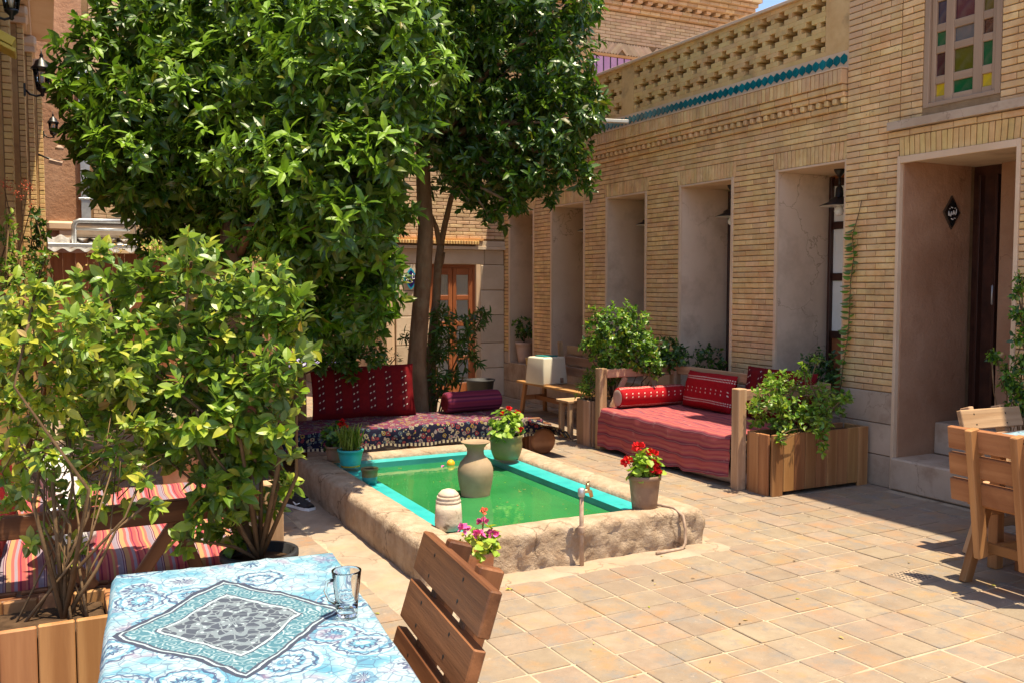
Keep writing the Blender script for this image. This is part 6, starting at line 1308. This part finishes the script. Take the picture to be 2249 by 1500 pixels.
# plants right of the doorway
A = pblobs([(2235, 640, 16), (2238, 690, 18), (2240, 740, 18), (2242, 790, 18), (2235, 850, 22), (2215, 820, 22), (2190, 790, 18), (2178, 780, 14), (2245, 870, 25), (2210, 840, 16), (2260, 700, 25), (2260, 800, 30), (2225, 900, 25), (2245, 610, 14)], 6.0, .06, 41)
rw = thing('climbing_vine', 'x', 'vine'); bpy.data.objects.remove(rw)
shrub('climbing_vine', 'leafy climber hanging on the brick wall right of the doorway', (5.86, 3.9, .30), A, 4200, 6, .042, ('leaf_shrub', 'leaf_shrub_dark', 'leaf_lime'), (.5, .3, .2), T_OVAL, 'vine', nst=8, r0=.006)
pot('flower_pot', 'dark pot on the tiles below the doorway climber', (5.84, 3.9, .0), .13, .10, .32, 'pot_brown', .012)
# plants under and behind the trees
A = pblobs([(780, 745, 50), (740, 775, 40), (820, 775, 30), (700, 790, 30), (770, 800, 35)], 8.35, .12, 42); shrub('leafy_shrub', 'dark bushy shrub in the tall shaded planter', (1.9, 8.5, .68), A, 1300, 7, .075, ('leaf_citrus_dark', 'leaf_citrus'), (.6, .4), T_MID, nst=5, r0=.012)
A = pblobs([(845, 770, 16), (870, 785, 14), (850, 790, 12)], 9.0, .05, 43); shrub('leafy_shrub', 'sparse small shrub behind the dark red cushion', (2.75, 8.9, .0), A, 1500, 6, .05, ('leaf_citrus_dark',), (1.0,), T_LONG, nst=3, r0=.006)
A = pblobs([(970, 700, 38), (1010, 725, 42), (1045, 700, 30), (1060, 690, 18), (985, 770, 42), (1030, 780, 30), (960, 820, 32), (905, 735, 14), (890, 740, 10), (1000, 820, 25), (945, 870, 20), (970, 850, 18), (940, 760, 40)], 9.55, .12, 44)
shrub('leafy_shrub', 'dark long leaved shrub round the foot of the bare trunk', (3.60, 8.98, .0), A, 900, 6, .09, ('leaf_citrus_dark', 'leaf_citrus'), (.75, .25), T_LONG, nst=10, r0=.012, sag=.45, nobj=40)
# far left wall plants with red flowers
A = pblobs([(20, 515, 26), (45, 575, 40), (15, 600, 40), (85, 590, 30), (60, 630, 35), (20, 480, 14), (105, 560, 16)], 7.3, .2, 45)
fs = shrub('flowering_shrub', 'small leaved shrub with coral flower sprays on the far left', (*PD(40, 760, 7.3)[:2], .0), A, 1500, 6, .05, ('leaf_lime', 'leaf_mid', 'leaf_shrub'), (.45, .35, .2), T_OVAL, nst=6, r0=.010, sag=.15)
seeds(fs, [PD(x, y, 7.2) for x, y in ((8, 405), (18, 412), (55, 405), (68, 418), (48, 430), (72, 450))], 'petal_coral', 40, .05, 'flower_spray'); mbs = MB()
for (x, y) in ((10, 415), (60, 415), (70, 450)): V, F = tube([tuple(PD(40, 560, 7.25)-np.array(fs.location)), tuple(PD(x, y, 7.2)-np.array(fs.location))], .004, 5); mbs.add(V, F)
mbs.build('flower_stalk', ['twig'], fs)
A = pblobs([(85, 500, 22), (75, 470, 14), (100, 515, 14), (70, 530, 18), (80, 570, 18)], 9.0, .1, 46); shrub('dark_climber', 'dark purple leaved climber on the left pilasters', (*PD(80, 700, 9.0)[:2], .0), A, 1300, 6, .06, ('leaf_citrus_dark',), (1.0,), T_OVAL, 'vine', nst=4, r0=.008)
pot('flower_pot', 'big terracotta pot behind the striped daybed', (*PD(405, 1040, 6.35)[:2], .0), .15, .12, .46, 'terracotta', .015)
A = pblobs([(400, 960, 40), (430, 930, 40), (370, 940, 35)], 6.35, .1, 47); shrub('potted_plant', 'leafy plant in the big terracotta pot', (*PD(405, 1040, 6.35)[:2], .42), A, 700, 6, .09, ('leaf_mid', 'leaf_shrub'), (.5, .5), T_OVAL, 'plant', nst=3)
# fallen leaves and petals on tiles and water
for k, (x, y, z, mt) in enumerate(((1110, 1295, .004, 'leaf_yellow'), (1085, 1027, .145, 'leaf_geranium'), (1130, 1032, .145, 'leaf_geranium'), (975, 1022, .145, 'petal_pink'))):
    q = G(x, y, z); lf = obj('fallen_leaf', tri_mesh('fallen_leaf', T_MID[0]*.05, T_MID[1], [mt]), None, (q[0], q[1], z+.004), (0, .0, k*1.3)); tag(lf, ('yellow leaf fallen on the tiles near the chair', 'pale leaf floating near the round olive pot', 'pale leaf floating right of the clay vase lip', 'pink petal floating beside the orange')[k], 'leaf')

db = thing('floating_debris', 'scattered bits of leaf and petal floating on the green pool', 'debris', (2.67, 5.74, .143)); n_ = 46; O = np.c_[RNG.uniform(2.2, 3.15, n_), RNG.uniform(4.85, 6.95, n_), np.full(n_, .1445)]; X = unit(np.c_[RNG.normal(0, 1, n_), RNG.normal(0, 1, n_), np.zeros(n_)]); Z = np.tile([[0., 0, 1]], (n_, 1)); foliage(db, O, X, Z, RNG.uniform(.008, .024, n_), ['leaf_yellow', 'seed_brown', 'leaf_geranium'], RNG.choice(3, n_), leaf_template(.4, .02, .02), name='leaf_bits')
fd = thing('fallen_litter', 'dry leaf litter scattered over the paving tiles', 'litter', (2.8, 3.6, .004)); n_ = 120; O = np.c_[RNG.uniform(1.2, 5.2, n_), RNG.uniform(2.2, 7.6, n_), np.full(n_, .007)]; O = O[~((O[:, 0] > 1.6) & (O[:, 0] < 3.7) & (O[:, 1] > 4.4) & (O[:, 1] < 7.4))]; n_ = len(O); X = unit(np.c_[RNG.normal(0, 1, n_), RNG.normal(0, 1, n_), RNG.normal(0, .1, n_)]); Z = unit(np.cross(X, np.cross(np.tile([[0., 0, 1]], (n_, 1)), X))); foliage(fd, O, X, Z, RNG.uniform(.008, .035, n_), ['seed_brown', 'leaf_yellow', 'soil'], RNG.choice(3, n_, p=(.55, .15, .3)), leaf_template(.4, .1, .1), name='leaf_bits')
